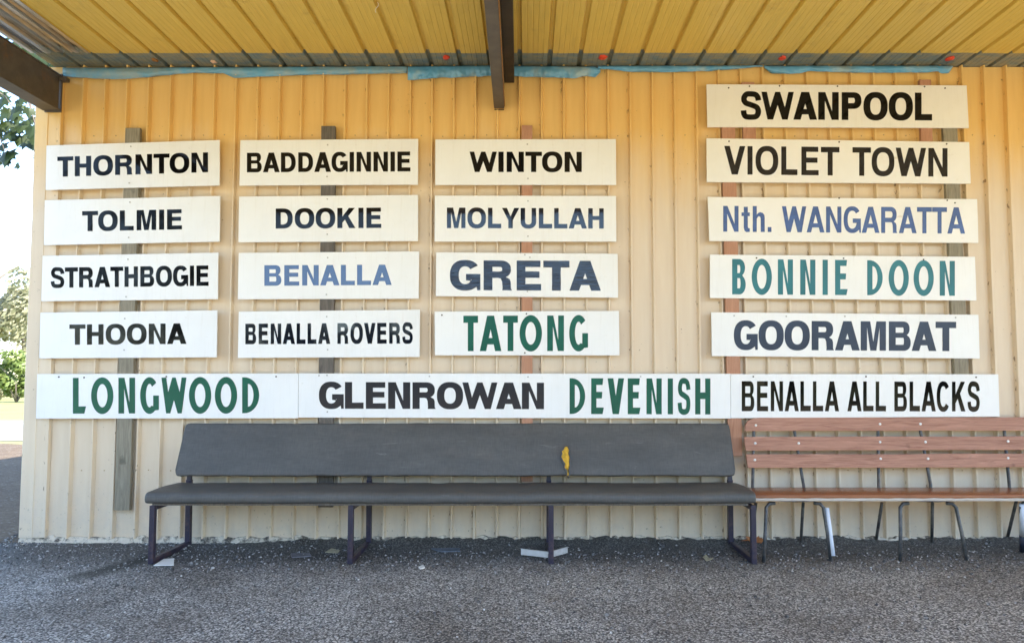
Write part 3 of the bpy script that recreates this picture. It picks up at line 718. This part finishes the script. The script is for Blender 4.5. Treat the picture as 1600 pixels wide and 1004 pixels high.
sign('GLENROWAN', [(466.8,583),(1141.5,583.5),(1141.5,653.5),(466,652)], ((498.3,596.3,638),(850,597.5,638.8)), 'slate_vinyl', 'long white board reading GLENROWAN in dark slate and DEVENISH in green', G5, S=.265, T=.21, track=-.085, Y=-.0875, th=.010, screws=[(498.5,586.5),(511,586),(671,587.5),(511.5,643),(825,588.5),(1001,588)],
     extra=[('DEVENISH', ((890,590.5,646.3),(1110,591,647)), 'green_vinyl', True, .165, .185, .02)])
sign('BENALLA ALL BLACKS', [(1142,583.9),(1560,584.3),(1562,650.5),(1142,653)], ((1159,595.1,642),(1531,596,642.3)), 'black_vinyl', 'white board reading BENALLA ALL BLACKS, right end of the bottom row', G5, S=.235, T=.17, track=.01, Y=-.0885, th=.012, screws=[(1177,588),(1353,588),(1525,589)], dark=True)

# ------------------------------------------------------------------ padded bench
bench = thing('padded_bench', (-.58, -.38, 0), 'long grey vinyl padded bench on dark steel legs, backrest torn at the right', 'bench')
def cushion(name, x0, x1, cs, m, nx=120, seed=0, sag=.006):
    """cs: closed cross-section in (y, z); ends rounded in by shrinking the section"""
    cy = sum(p[0] for p in cs)/len(cs); cz = sum(p[1] for p in cs)/len(cs); b = MB(); k = len(cs)
    xs = [x0 + (x1-x0)*i/nx for i in range(nx+1)]
    ends = [(0.0, .80), (.004, .90), (.010, .96), (.02, .99), (.04, 1.0)]
    st = [(x0+d, s) for d, s in ends] + [(x, 1.0) for x in xs if x0+.06 < x < x1-.06] + [(x1-d, s) for d, s in reversed(ends)]
    for x, s in st:
        wob = sag*noise.noise(Vector((x*1.7, seed, 0)))+.4*sag*noise.noise(Vector((x*6, seed, 4)))
        for (y, z) in cs:
            yy = cy+(y-cy)*(1-(1-s)*.35); zz = cz+(z-cz)*s
            loc = .003*noise.noise(Vector((x*9, y*9+seed, z*9)))
            b.v.append(Vector((x, yy+loc, zz+wob+loc)))
    for i in range(len(st)-1):
        for j in range(k): b.f.append((i*k+j, i*k+(j+1) % k, (i+1)*k+(j+1) % k, (i+1)*k+j))
    b.f += [tuple(reversed(range(k))), tuple((len(st)-1)*k+j for j in range(k))]
    o = b.build(name, m, bench, True); fix_normals(o); return o
def rounded(pts, r, seg=5):
    out = []; n_ = len(pts)
    for i in range(n_):
        p = Vector((*pts[i], 0)); a = Vector((*pts[i-1], 0)); c = Vector((*pts[(i+1) % n_], 0)); rr = r[i] if isinstance(r, list) else r
        u, v = (a-p).normalized(), (c-p).normalized()
        for k in range(seg+1):
            t = k/seg; q = (p+u*rr).lerp(p, t).lerp(p.lerp(p+v*rr, t), t); out.append((q.x, q.y))
    return out
cushion('seat', -2.895, 1.722, rounded([(-.700, .452), (-.700, .535), (-.45, .548), (-.185, .540), (-.185, .470)], [.03, .045, .05, .03, .02]), M['cushion'], seed=1)
cushion('backrest', -2.90, 1.705, rounded([(-.245, .598), (-.095, 1.022), (-.045, 1.012), (-.190, .590)], [.022, .02, .015, .015]), M['cushion'], seed=5, sag=.005)
MB().box((-2.85, -.66, .435), (1.67, -.22, .452)).build('seat_base', M['batten_dark'], bench)
# tear showing yellow foam, following the face of the backrest
def back_pt(px, py):
    p = at(px, py, -.19)
    for _ in range(4):
        Yf = -.245+.150*(p.z-.598)/.424; p = at(px, py, Yf-.004)
    return p
ol = [(885, 695), (887, 698), (889, 702), (888.3, 708), (890.2, 714), (889.2, 721), (890, 727), (888, 733), (889, 740), (886.5, 746), (884.5, 741), (884.2, 735), (882.2, 730), (882.6, 724), (879.6, 719), (876.8, 713), (878.6, 708), (878, 704), (881, 701), (882, 697.5)]
ne = len(ol); b = MB(); cx_, cy_ = 884.3, 717
for ring, dy in ((1.0, -.001), (.72, .004), (.4, -.003)):
    for i, (x, y) in enumerate(ol):
        mx = cx_+(x-cx_)*ring+(.6*math.sin(i*1.9) if ring < 1 else 0); my = cy_+(y-cy_)*ring
        b.v.append(back_pt(mx, my)+Vector((0, dy+.004*noise.noise(Vector((i*.9, ring*5, 1))), 0)))
b.v.append(back_pt(cx_, cy_)+Vector((0, .003, 0)))
for r_ in range(2):
    for i in range(ne): j = (i+1) % ne; b.f.append((r_*ne+i, r_*ne+j, (r_+1)*ne+j, (r_+1)*ne+i))
b.f += [(2*ne+i, 2*ne+(i+1) % ne, 3*ne) for i in range(ne)]
o = b.build('torn_foam', M['foam'], bench, True); tag(o, 'yellow foam showing through the torn cover')
o.modifiers.new('t', 'SOLIDIFY').thickness = .004
lip = [back_pt(x+(1.0 if x > 884 else -.8), y)+Vector((0, -.0075, 0)) for x, y in ol]
MB().tube(lip+[lip[0]], [.0045+.005*abs(math.sin(i*1.3)*math.sin(i*.37)) for i in range(ne+1)], 6, False).build('torn_edge', M['cushion'], bench, True)
for i, (pxf, skew) in enumerate(((238, 0), (548, .01), (861, .0), (1177, -.01))):
    X = at(pxf, 850, -.65).x
    lf = bpy.data.objects.new('leg_frame', None); COL.objects.link(lf); lf.parent = bench
    lf.location = Vector((X, -.38, 0))-bench.location
    s_ = .040
    def part(name, a, c):
        o = MB().box(a, c).build(name, M['leg'], lf); return bevel(o, .004, 2, False)
    part('front_leg', (X-s_/2, -.672, 0.0), (X+s_/2, -.672+s_, .436))
    part('floor_bar', (X-s_/2, -.630, .002), (X+s_/2, -.115, .040))
    XB = X+skew
    MB().bar((XB, -.097, 0.0), (XB, -.105, .55), s_, s_).bar((XB, -.105, .548), (XB, -.060, .96), s_*.9, s_*.55).build('back_leg', M['leg'], lf)
    part('seat_rail', (X-s_/2, -.63, .400), (X+s_/2, -.13, .434))
# ------------------------------------------------------------------ slatted timber bench
wb = thing('slatted_bench', (3.3, -.33, 0), 'timber bench with three pinkish back slats on old school chair tubes', 'bench')
XE = 5.2
def slat(x0, x1, z0, z1, Yb, Yt, th, round_left, tilt):
    h = z1-z0; b = MB(); pts = []
    if round_left: pts = [(x0, z0), (x0+.01, z0+.45*h), (x0+.03, z0+.75*h), (x0+.07, z0+.93*h), (x0+.12, z1)]
    else: pts = [(x0, z0), (x0-.006, z1)]
    xs = [x0+.2+(x1-x0-.2)*k/24 for k in range(25)]
    top = pts[1:] + [(x, z1+tilt*(x-x0)+.003*noise.noise(Vector((x*1.5, z0*9, 0)))) for x in xs]
    bot = [(p[0], z0) for p in pts[:1]] + [(x, z0+tilt*(x-x0)+.003*noise.noise(Vector((x*1.5, z0*9, 2)))) for x in xs]
    ring = bot + top[::-1]
    yv = lambda z: Yb+(Yt-Yb)*(z-z0)/h
    n_ = len(ring)
    b.add([(x, yv(z), z) for x, z in ring]+[(x, yv(z)+th, z) for x, z in ring], [tuple(range(n_)), tuple(reversed(range(n_, 2*n_)))]+[(i, i+n_, (i+1) % n_+n_, (i+1) % n_) for i in range(n_)])
    o = b.build('back_slat', M['slat_wood'], wb); fix_normals(o); return o
SL = [(1.825, .957, 1.066, -.128, -.100, True), (1.822, .797, .908, -.150, -.130, False), (1.828, .658, .766, -.178, -.158, False)]
for x0, z0, z1, Yb, Yt, rl in SL: slat(x0, XE, z0, z1, Yb, Yt, .022, rl, .0022)
o = MB().box((1.735, -.565, .462), (XE, -.185, .500)).build('seat_board', M['seat_wood'], wb); bevel(o, .010, 3)
b = MB()
for i in range(81):
    x = 1.75+(XE-1.75)*i/80; e = .004*noise.noise(Vector((x*11, 0, 0)))
    b.v += [Vector((x, -.567, .452)), Vector((x, -.569, .462)), Vector((x, -.568, .474+e)), Vector((x, -.53, .452))]
for i in range(80):
    for j, k in ((0, 1), (1, 2), (3, 0)): b.f.append((i*4+j, i*4+k, i*4+4+k, i*4+4+j))
tag(b.build('worn_front_edge', M['worn_wood'], wb), 'pale worn lower front edge of the seat')
bp = None
for (bx_, by_), row in [((1181,664),0),((1375,662),0),((1438,662),0),((1180,692),1),((1248,692),1),((1375,690),1),((1446,690),1),((1575,689),1),((1179.5,718),2),((1376,716),2),((1450,716),2),((1575,715),2)]:
    x0, z0, z1, Yb, Yt, rl = SL[row]; p = at(bx_, by_, Yb); Yf = Yb+(Yt-Yb)*(p.z-z0)/(z1-z0); p = at(bx_, by_, Yf-.0005)
    if bp is None:
        o = MB().tube([(0, 0, 0), (0, -.003, 0), (0, -.006, 0)], [.011, .0105, .005], 10).build('bolt', M['bolt']); o.parent = wb; bp = o
    else: o = bp.copy(); COL.objects.link(o)
    o.location = p-wb.location
def tube3(name, pts, r, m=M['tube'], parent=wb): return MB().tube(pts, r, 12).build(name, m, parent, True)
def chair_frame(bp_l, bp_r, rl_l, rl_r, fl_l, fl_r, sup):
    for (a, c) in (bp_l, bp_r):
        if a: tube3('back_post', [at(*a, -.085)+Vector((0, 0, .1)), at(*a, -.095), at(a[0]*.3+c[0]*.7, a[1]*.3+c[1]*.7, -.13), at(*c, -.19), at(*c, -.21)+Vector((0, 0, -.04))], .0125)
    for (a, c) in (rl_l, rl_r):
        if a: p = on_ground(*c); tube3('rear_leg', [at(*a, -.21), at((a[0]+c[0])/2, (a[1]+c[1])/2, (-.21+p.y)/2), p+Vector((0, 0, -.005))], .0125)
    for (a, c) in (fl_l, fl_r):
        if a:
            p = on_ground(*c); t = at(*a, -.50)
            sgn = 1 if sup and abs(a[0]-sup[0]) < abs(a[0]-sup[1]) else -1
            tube3('front_leg', [t+Vector((sgn*.07, 0, .012)), t+Vector((sgn*.025, 0, .008)), t+Vector((0, -.005, -.02)), t.lerp(p, .5)+Vector((0, -.01, 0)), p+Vector((0, 0, -.005))], .0135)
    if sup:
        a, c = at(sup[0], 784, -.47), at(sup[1], 784, -.47)
        b = MB()
        for i in range(13):
            t = i/12; q = a.lerp(c, t); dp = -.012*math.sin(math.pi*t)
            b.v += [Vector((q.x, -.52, .448+dp)), Vector((q.x, -.50, .455)), Vector((q.x, -.22, .455)), Vector((q.x, -.25, .447+dp))]
        for i in range(12):
            for j in range(4): b.f.append((i*4+j, i*4+(j+1) % 4, (i+1)*4+(j+1) % 4, (i+1)*4+j))
        o = b.build('seat_support', M['tape_dark'], wb)
chair_frame(((1178, 672), (1176, 758)), ((1241, 672), (1256, 760)), ((1181, 785), (1174, 853)), ((1255, 785), (1251, 851)), ((1197, 788), (1193, 878)), ((1286, 788), (1298, 876)), (1203, 1281))
chair_frame(((1372, 672), (1373, 758)), ((1438, 672), (1454, 756)), ((1378, 785), (1368, 849)), ((1457, 785), (1456, 852)), ((1406, 788), (1406, 876)), ((1493, 788), (1510, 875)), (1412, 1490))
chair_frame(((1569, 672), (1577, 756)), ((1640, 672), (1655, 756)), ((1588, 783), (1572, 847)), ((1662, 783), (1660, 850)), ((1594.5, 786), (1596.5, 862)), ((1690, 786), (1708, 872)), (1603, 1690))
# white taped lengths
p0, p1 = at(1286, 788, -.50), on_ground(1298, 876)
q0, q1 = p0.lerp(p1, .05)+Vector((.022, -.012, 0)), p0.lerp(p1, .90)+Vector((.020, -.012, 0))
tag(tube3('tape_wrap', [q0, q0.lerp(q1, .5), q1], .0155, M['white_tape']), 'white pipe strapped beside a front leg')
p0, p1 = at(1594.5, 786, -.50), on_ground(1596.5, 862)
tag(tube3('tape_wrap', [p0+Vector((.004, -.01, -.005)), p0.lerp(p1, .35)+Vector((.004, -.013, 0)), p0.lerp(p1, .64)+Vector((.003, -.01, 0))], .021, M['white_tape']), 'white wrap on a front leg at the frame edge')
tag(tube3('tape_wrap', [p0.lerp(p1, .642)+Vector((.003, -.01, 0)), p0.lerp(p1, 1.0)+Vector((.003, -.005, 0))], .0225, M['tape_dark']), 'dark lower wrap on the same leg')

# ------------------------------------------------------------------ things lying on the ground
def flat(name, px_pts, z, th, m, label, cat, group=None, bend=.0):
    pts = [on_ground(x, y, z) for x, y in px_pts]; n_ = len(pts)
    b = MB(); b.add([p+Vector((0, 0, bend*math.sin(i*1.9))) for i, p in enumerate(pts)]+[p+Vector((0, 0, th+bend*math.sin(i*1.9))) for i, p in enumerate(pts)],
        [tuple(range(n_)), tuple(range(n_, 2*n_))]+[(i, i+n_, (i+1) % n_+n_, (i+1) % n_) for i in range(n_)])
    o = b.build(name, m); fix_normals(o); return tag(o, label, cat, group)
flat('card', [(240, 883.5), (271.5, 883), (272, 872.5), (256, 873.5)], .006, .006, M['white_card'], 'white card scrap under the front left foot of the padded bench', 'scrap')
flat('slate_chip', [(676, 851), (700, 849), (719, 853), (719, 861), (690, 862.5), (674, 858)], .004, .008, M['slate_blue'], 'flat blue-grey slab beside the wall below the padded bench', 'slab', bend=.002)
flat('slate_chip', [(454, 865), (484, 863.5), (486, 869), (456, 871)], .004, .006, M['slate_grey'], 'small purplish grey chip lying left of the second bench leg', 'chip')
flat('dry_leaf', [(508, 862), (518, 857), (532, 858), (528, 863), (516, 864)], .006, .002, M['dry_leaf'], 'dull olive leaf lying under the padded bench', 'leaf', bend=.004)
flat('dry_leaf', [(1098, 870), (1103, 867), (1108, 871), (1115, 870), (1112, 875), (1104, 876)], .008, .003, M['dry_leaf'], 'pale curled leaf under the right end of the padded bench', 'leaf', bend=.006)
flat('white_chip', [(654, 886), (661, 883), (664, 887), (657, 889)], .004, .008, M['white_card'], 'tiny white chip on the asphalt between the middle bench legs', 'chip')
# bent metal strip behind the third leg
a, m_, c = on_ground(814, 866, .01), on_ground(858, 871, .01), on_ground(887, 863, .01)
b = MB()
for p, q in ((a, m_), (m_+Vector((.004, .002, 0)), c)):
    b.add([p, q, q+Vector((0, .03, .003)), p+Vector((0, .03, .003)), p+Vector((0, .004, .045)), q+Vector((0, .004, .045)), q+Vector((0, .034, .041)), p+Vector((0, .034, .041))],
        [(0,3,2,1),(4,5,6,7),(0,1,5,4),(1,2,6,5),(2,3,7,6),(3,0,4,7)])
o = b.build('metal_strip', M['silver']); fix_normals(o); tag(o, 'bent silver metal strip lying behind the third leg of the padded bench', 'strip')
# crumpled orange leaf litter by the bench end
b = MB(); c0 = on_ground(1180, 853)
for k in range(26):
    p = c0+Vector((jit(.075), jit(.04), .02+abs(jit(.045)))); rot = Matrix.Rotation(R.uniform(0, 6.3), 3, Vector((jit(1), jit(1), jit(1))).normalized())
    L = .035+R.random()*.02; b.add([p+rot@Vector(q) for q in ((-L, 0, 0), (-.2*L, -.45*L, .1*L), (L, 0, .2*L), (-.1*L, .5*L, .05*L))], [(0, 1, 2), (0, 2, 3)])
tag(b.build('leaf_litter', M['dead_leaf']), 'clump of rusty orange dead leaves between the two benches', 'leaves')
# low bank of gravel and dirt washed up against the sheets
b = MB(); NB = 700
for i in range(NB+1):
    x = -4.2+14*i/NB; k = max(0.0, min(1.0, (x+2.5)/.9))
    hgt_ = (.012+.050*k)*(.75+.5*noise.noise(Vector((x*1.8, 2, 0)))+.35*noise.noise(Vector((x*7, 5, 0)))+.15*noise.noise(Vector((x*23, 5, 0))))
    for yy, f in ((-.01, 1.0), (-.055, .95), (-.09, .72), (-.15, .38), (-.24, .12), (-.36, -.05)):
        b.v.append(Vector((x, yy+.012*noise.noise(Vector((x*9, yy*9, 3))), max(-.004, hgt_*f+.006*noise.noise(Vector((x*14, yy*14, 8)))*f+.002))))
for i in range(NB):
    for j in range(5): a_ = i*6+j; b.f.append((a_, a_+1, a_+7, a_+6))
o = b.build('gravel_bank', M['asphalt']); fix_normals(o); tag(o, 'low bank of dark gravel washed up along the foot of the wall', 'gravel', kind='stuff')
# loose stones gathered along the wall
b = MB(); ico = bmesh.new(); bmesh.ops.create_icosphere(ico, subdivisions=1, radius=1); iv = [q.co.copy() for q in ico.verts]; jf = [tuple(x.index for x in f.verts) for f in ico.faces]; ico.free()
for k in range(9000):
    x = R.uniform(-4.6, 4.6); t = R.random()
    y = -.045-.85*t**2.6 if R.random() < .8 else R.uniform(-2.6, -.1)
    if x < -4.33: y = R.uniform(-.5, .6)
    heap = max(0, .05*(1-abs(y+.05)/.22))*(1 if x > -2.2 else .3)*(.6+.8*noise.noise(Vector((x*2.5, 0, 7))))
    r = R.uniform(.0035, .0095)*(1.0 if R.random() < .95 else 1.6); s = Vector((R.uniform(.8, 1.3), R.uniform(.8, 1.3), R.uniform(.55, .9)))*r
    rz = Matrix.Rotation(R.uniform(0, 6.3), 3, 'Z'); c = Vector((x, y, heap*R.random()+r*.3))
    b.add([c+rz@Vector((q.x*s.x*(1+jit(.2)), q.y*s.y*(1+jit(.2)), q.z*s.z)) for q in iv], jf)
tag(b.build('loose_gravel', M['stone']), 'loose grey gravel scattered along the foot of the wall', 'gravel', kind='stuff')

# ------------------------------------------------------------------ trees
LEAF = [(0, -.10), (.10, -.02), (.38, -.22), (.34, .02), (.56, .16), (.40, .26), (.46, .46), (.22, .42), (.12, .62), (0, .82)]
LEAF = LEAF + [(-x, y) for x, y in LEAF[-2:0:-1]]
def add_leaf(b, p, size, nrm, up, droop=.12):
    nrm = nrm.normalized(); up = (up-nrm*up.dot(nrm)).normalized(); sd_ = up.cross(nrm)
    vs = [p+sd_*x*size+up*y*size-nrm*droop*size*(abs(x)*1.3+y*y) for x, y in LEAF]
    vs.append(p+up*.15*size); n_ = len(LEAF); b.add(vs, [(i, (i+1) % n_, n_) for i in range(n_)])
mt = thing('maple_tree', (-9.6, 3.2, 0), 'broadleaf maple with hanging leafy twigs beyond the left end of the wall', 'tree')
tb = MB(); tb.tube([(-9.6, 3.2, -.05), (-9.55, 3.15, 1.2), (-9.4, 3.1, 2.6), (-9.3, 3.2, 4.2), (-9.2, 3.1, 6.5)], [.24, .19, .17, .13, .05], 12)
tb.build('trunk', M['bark'], mt, True)
brs = MB(); lv = MB()
limbs = []
for k in range(1, 11):
    a = k*2.4; z0 = 2.9+.3*k; p0 = Vector((-9.35, 3.15, z0)); L = 2.2+R.random()*1.4
    q = p0+Vector((math.cos(a)*L, math.sin(a)*L, .9+R.random()*.8)); m2 = p0.lerp(q, .5)+Vector((0, 0, .3))
    if q.x > -7.6: continue
    brs.tube([p0, m2, q], [.06, .035, .012], 6); limbs += [(m2, q)]
    for _ in range(90):
        t = R.random(); c = m2.lerp(q, t)+Vector((R.gauss(0, .5), R.gauss(0, .5), R.gauss(0, .4)))
        add_leaf(lv, c, R.uniform(.14, .22), Vector((jit(.8), jit(.8)-.3, .6+jit(.5))), Vector((jit(1), jit(1), -.8)))
# drooping twigs seen beside the wall and above the beam
tw = [(-14, 95, 2.0, 5, 192, 2.0), (-25, 130, 1.6, 38, 196, 1.9), (18, 100, 2.2, 58, 205, 1.8), (45, 150, 2.0, 62, 262, 1.9), (-30, 160, 1.8, 8, 238, 1.7)]
for xa, ya, Ya, xb, yb, Yb_ in tw:
    pa, pb = at(xa, ya, Ya), at(xb, yb, Yb_); mm = pa.lerp(pb, .5)+Vector((0, 0, .10))
    st = Vector((-8.0, 2.6, 5.6)); brs.tube([st, pa.lerp(st, .3)+Vector((0, 0, .15)), pa, mm, pb], [.02, .013, .009, .007, .004], 6)
spots = [(44, 224, .22), (36, 203, .15), (52, 205, .16), (58, 216, .14), (28, 208, .15), (22, 200, .16), (10, 245, .22), (3, 232, .2), (12, 256, .14), (38, 160, .12), (45, 178, .12), (33, 172, .1), (50, 190, .12),
    (6, 160, .17), (14, 178, .16), (4, 186, .18), (20, 186, .15), (9, 198, .14), (58, 250, .10), (56, 236, .10), (57, 243, .09), (59, 228, .12), (16, 214, .17), (30, 220, .16), (24, 176, .15), (0, 150, .17), (25, 190, .12), (42, 196, .12), (62, 200, .15), (48, 214, .15), (2, 205, .13), (30, 165, .10),
    (22, 72, .16), (32, 80, .16), (44, 86, .17), (54, 93, .17), (63, 98, .16), (72, 103, .15), (12, 66, .10), (50, 98, .15), (60, 104, .15), (38, 90, .15), (78, 108, .13)]
for sx, sy, sz in spots:
    add_leaf(lv, at(sx, sy, 1.9+jit(.3))+Vector((0, 0, .06)), sz*1.2, Vector((jit(.5), -.9, .45+jit(.4))), Vector((jit(.6), jit(.3), -1)), .2)
brs.build('limbs', M['bark'], mt, True); lv.build('crown', M['maple_leaf'], mt)
def leafy(root, name, cen, rad, n_, size, m, clumps=14, seed=0):
    rr = random.Random(seed); b = MB(); cl = []
    for _ in range(clumps):
        d = Vector((rr.gauss(0, 1), rr.gauss(0, 1), rr.gauss(0, 1))).normalized()*rr.uniform(.35, .85)
        cl.append((Vector((d.x*rad[0], d.y*rad[1], d.z*rad[2])), rr.uniform(.22, .42)))
    for _ in range(n_):
        c, s = rr.choice(cl); q = Vector((rr.gauss(0, 1), rr.gauss(0, 1), rr.gauss(0, 1))).normalized()*rr.uniform(.5, 1)**.6
        p = Vector(cen)+c+Vector((q.x*rad[0]*s, q.y*rad[1]*s, q.z*rad[2]*s))
        nr = (q+Vector((rr.gauss(0, .5), rr.gauss(0, .5), .3+rr.gauss(0, .5)))).normalized(); t = nr.orthogonal().normalized(); u = nr.cross(t); L = size*rr.uniform(.6, 1.3)
        b.add([p-t*L*.5, p-u*L*.25, p+t*L*.5, p+u*L*.25], [(0, 1, 2, 3)])
    return b.build(name, m, root)
def far_tree(px, Y, h, rx, m, label, name='gum_tree', seed=0, n_=3500, size=.5, low=.2):
    x = (px-PX)/F*(Y+D)/1.0; root = thing(name, (x, Y, 0), label, 'tree', 'background trees at the left edge')
    MB().tube([(x, Y, -.1), (x+.1, Y, h*.3), (x-.15, Y, h*.6), (x+.1, Y, h*.85)], [h*.025, h*.02, h*.013, h*.004], 8).build('trunk', M['bark'], root, True)
    b = MB()
    for k in range(6):
        a = k*2.2+seed; z0 = h*(.3+.08*k); b.tube([(x, Y, z0), (x+math.cos(a)*rx*.4, Y+math.sin(a)*rx*.4, z0+h*.12), (x+math.cos(a)*rx*.75, Y+math.sin(a)*rx*.75, z0+h*.2)], [h*.01, h*.006, h*.002], 6)
    b.build('limbs', M['bark'], root, True)
    leafy(root, 'crown', (x, Y, h*(.5+low/2)), (rx, rx, h*(.5-low/2)), n_, size, m, 18, seed)
far_tree(-22, 58, 14.8, 5.2, M['hazy_gum_leaf'], 'tall haze-paled gum tree at the far left edge beyond the grass', seed=3, n_=5000)
far_tree(36, 66, 13.4, 4.8, M['hazy_gum_leaf'], 'haze-paled olive gum tree half hidden behind the wall edge', seed=8, n_=5000)
far_tree(-60, 74, 13.5, 6, M['dark_leaf'], 'darker tall gum tree outside the left edge of view', seed=12, n_=4000)
def shrub(px, Y, h, rx, m, label, seed):
    x = (px-PX)/F*(Y+D); root = thing('shrub', (x, Y, 0), label, 'shrub', 'background shrubs at the left edge')
    b = MB()
    for k in range(5): b.tube([(x, Y, -.05), (x+jit(rx*.4), Y+jit(rx*.4), h*.4), (x+jit(rx*.7), Y+jit(rx*.7), h*.75)], [.05, .035, .01], 6)
    b.build('stems', M['bark'], root, True)
    leafy(root, 'foliage', (x, Y, h*.5), (rx, rx, h*.52), 4200, .28, m, 16, seed)
shrub(28, 40, 3.4, 1.9, M['hazy_shrub_leaf'], 'bright green rounded shrub standing at the far side of the grass', 21)
shrub(2, 46, 2.6, 1.6, M['hazy_gum_leaf'], 'low olive shrub at the left picture edge beyond the grass', 25)
# trees across the yard that the glossy letters mirror
b = MB(); rr = random.Random(5)
for k in range(60):
    x = -60+2.1*k+rr.uniform(-1, 1); y = -38+rr.uniform(-4, 4); h = 5.6+1.6*abs(math.sin(k*.37))+rr.uniform(-.6, 1.0)+max(0, min(9.5, (-x-19)*2.2))
    for _ in range(230):
        q = Vector((rr.gauss(0, 1), rr.gauss(0, 1), rr.gauss(0, 1))).normalized()*rr.random()**.4
        p = Vector((x+q.x*1.9, y+q.y*1.5, h*.5+q.z*h*.5)); nr = Vector((rr.gauss(0, 1), rr.gauss(0, 1), .5+rr.gauss(0, 1))).normalized(); t = nr.orthogonal().normalized(); u = nr.cross(t); L = .8
        b.add([p-t*L*.5, p-u*L*.35, p+t*L*.5, p+u*L*.35], [(0, 1, 2, 3)])
tag(b.build('far_trees', M['dark_leaf']), 'far line of trees across the yard facing the wall', 'trees', kind='stuff')
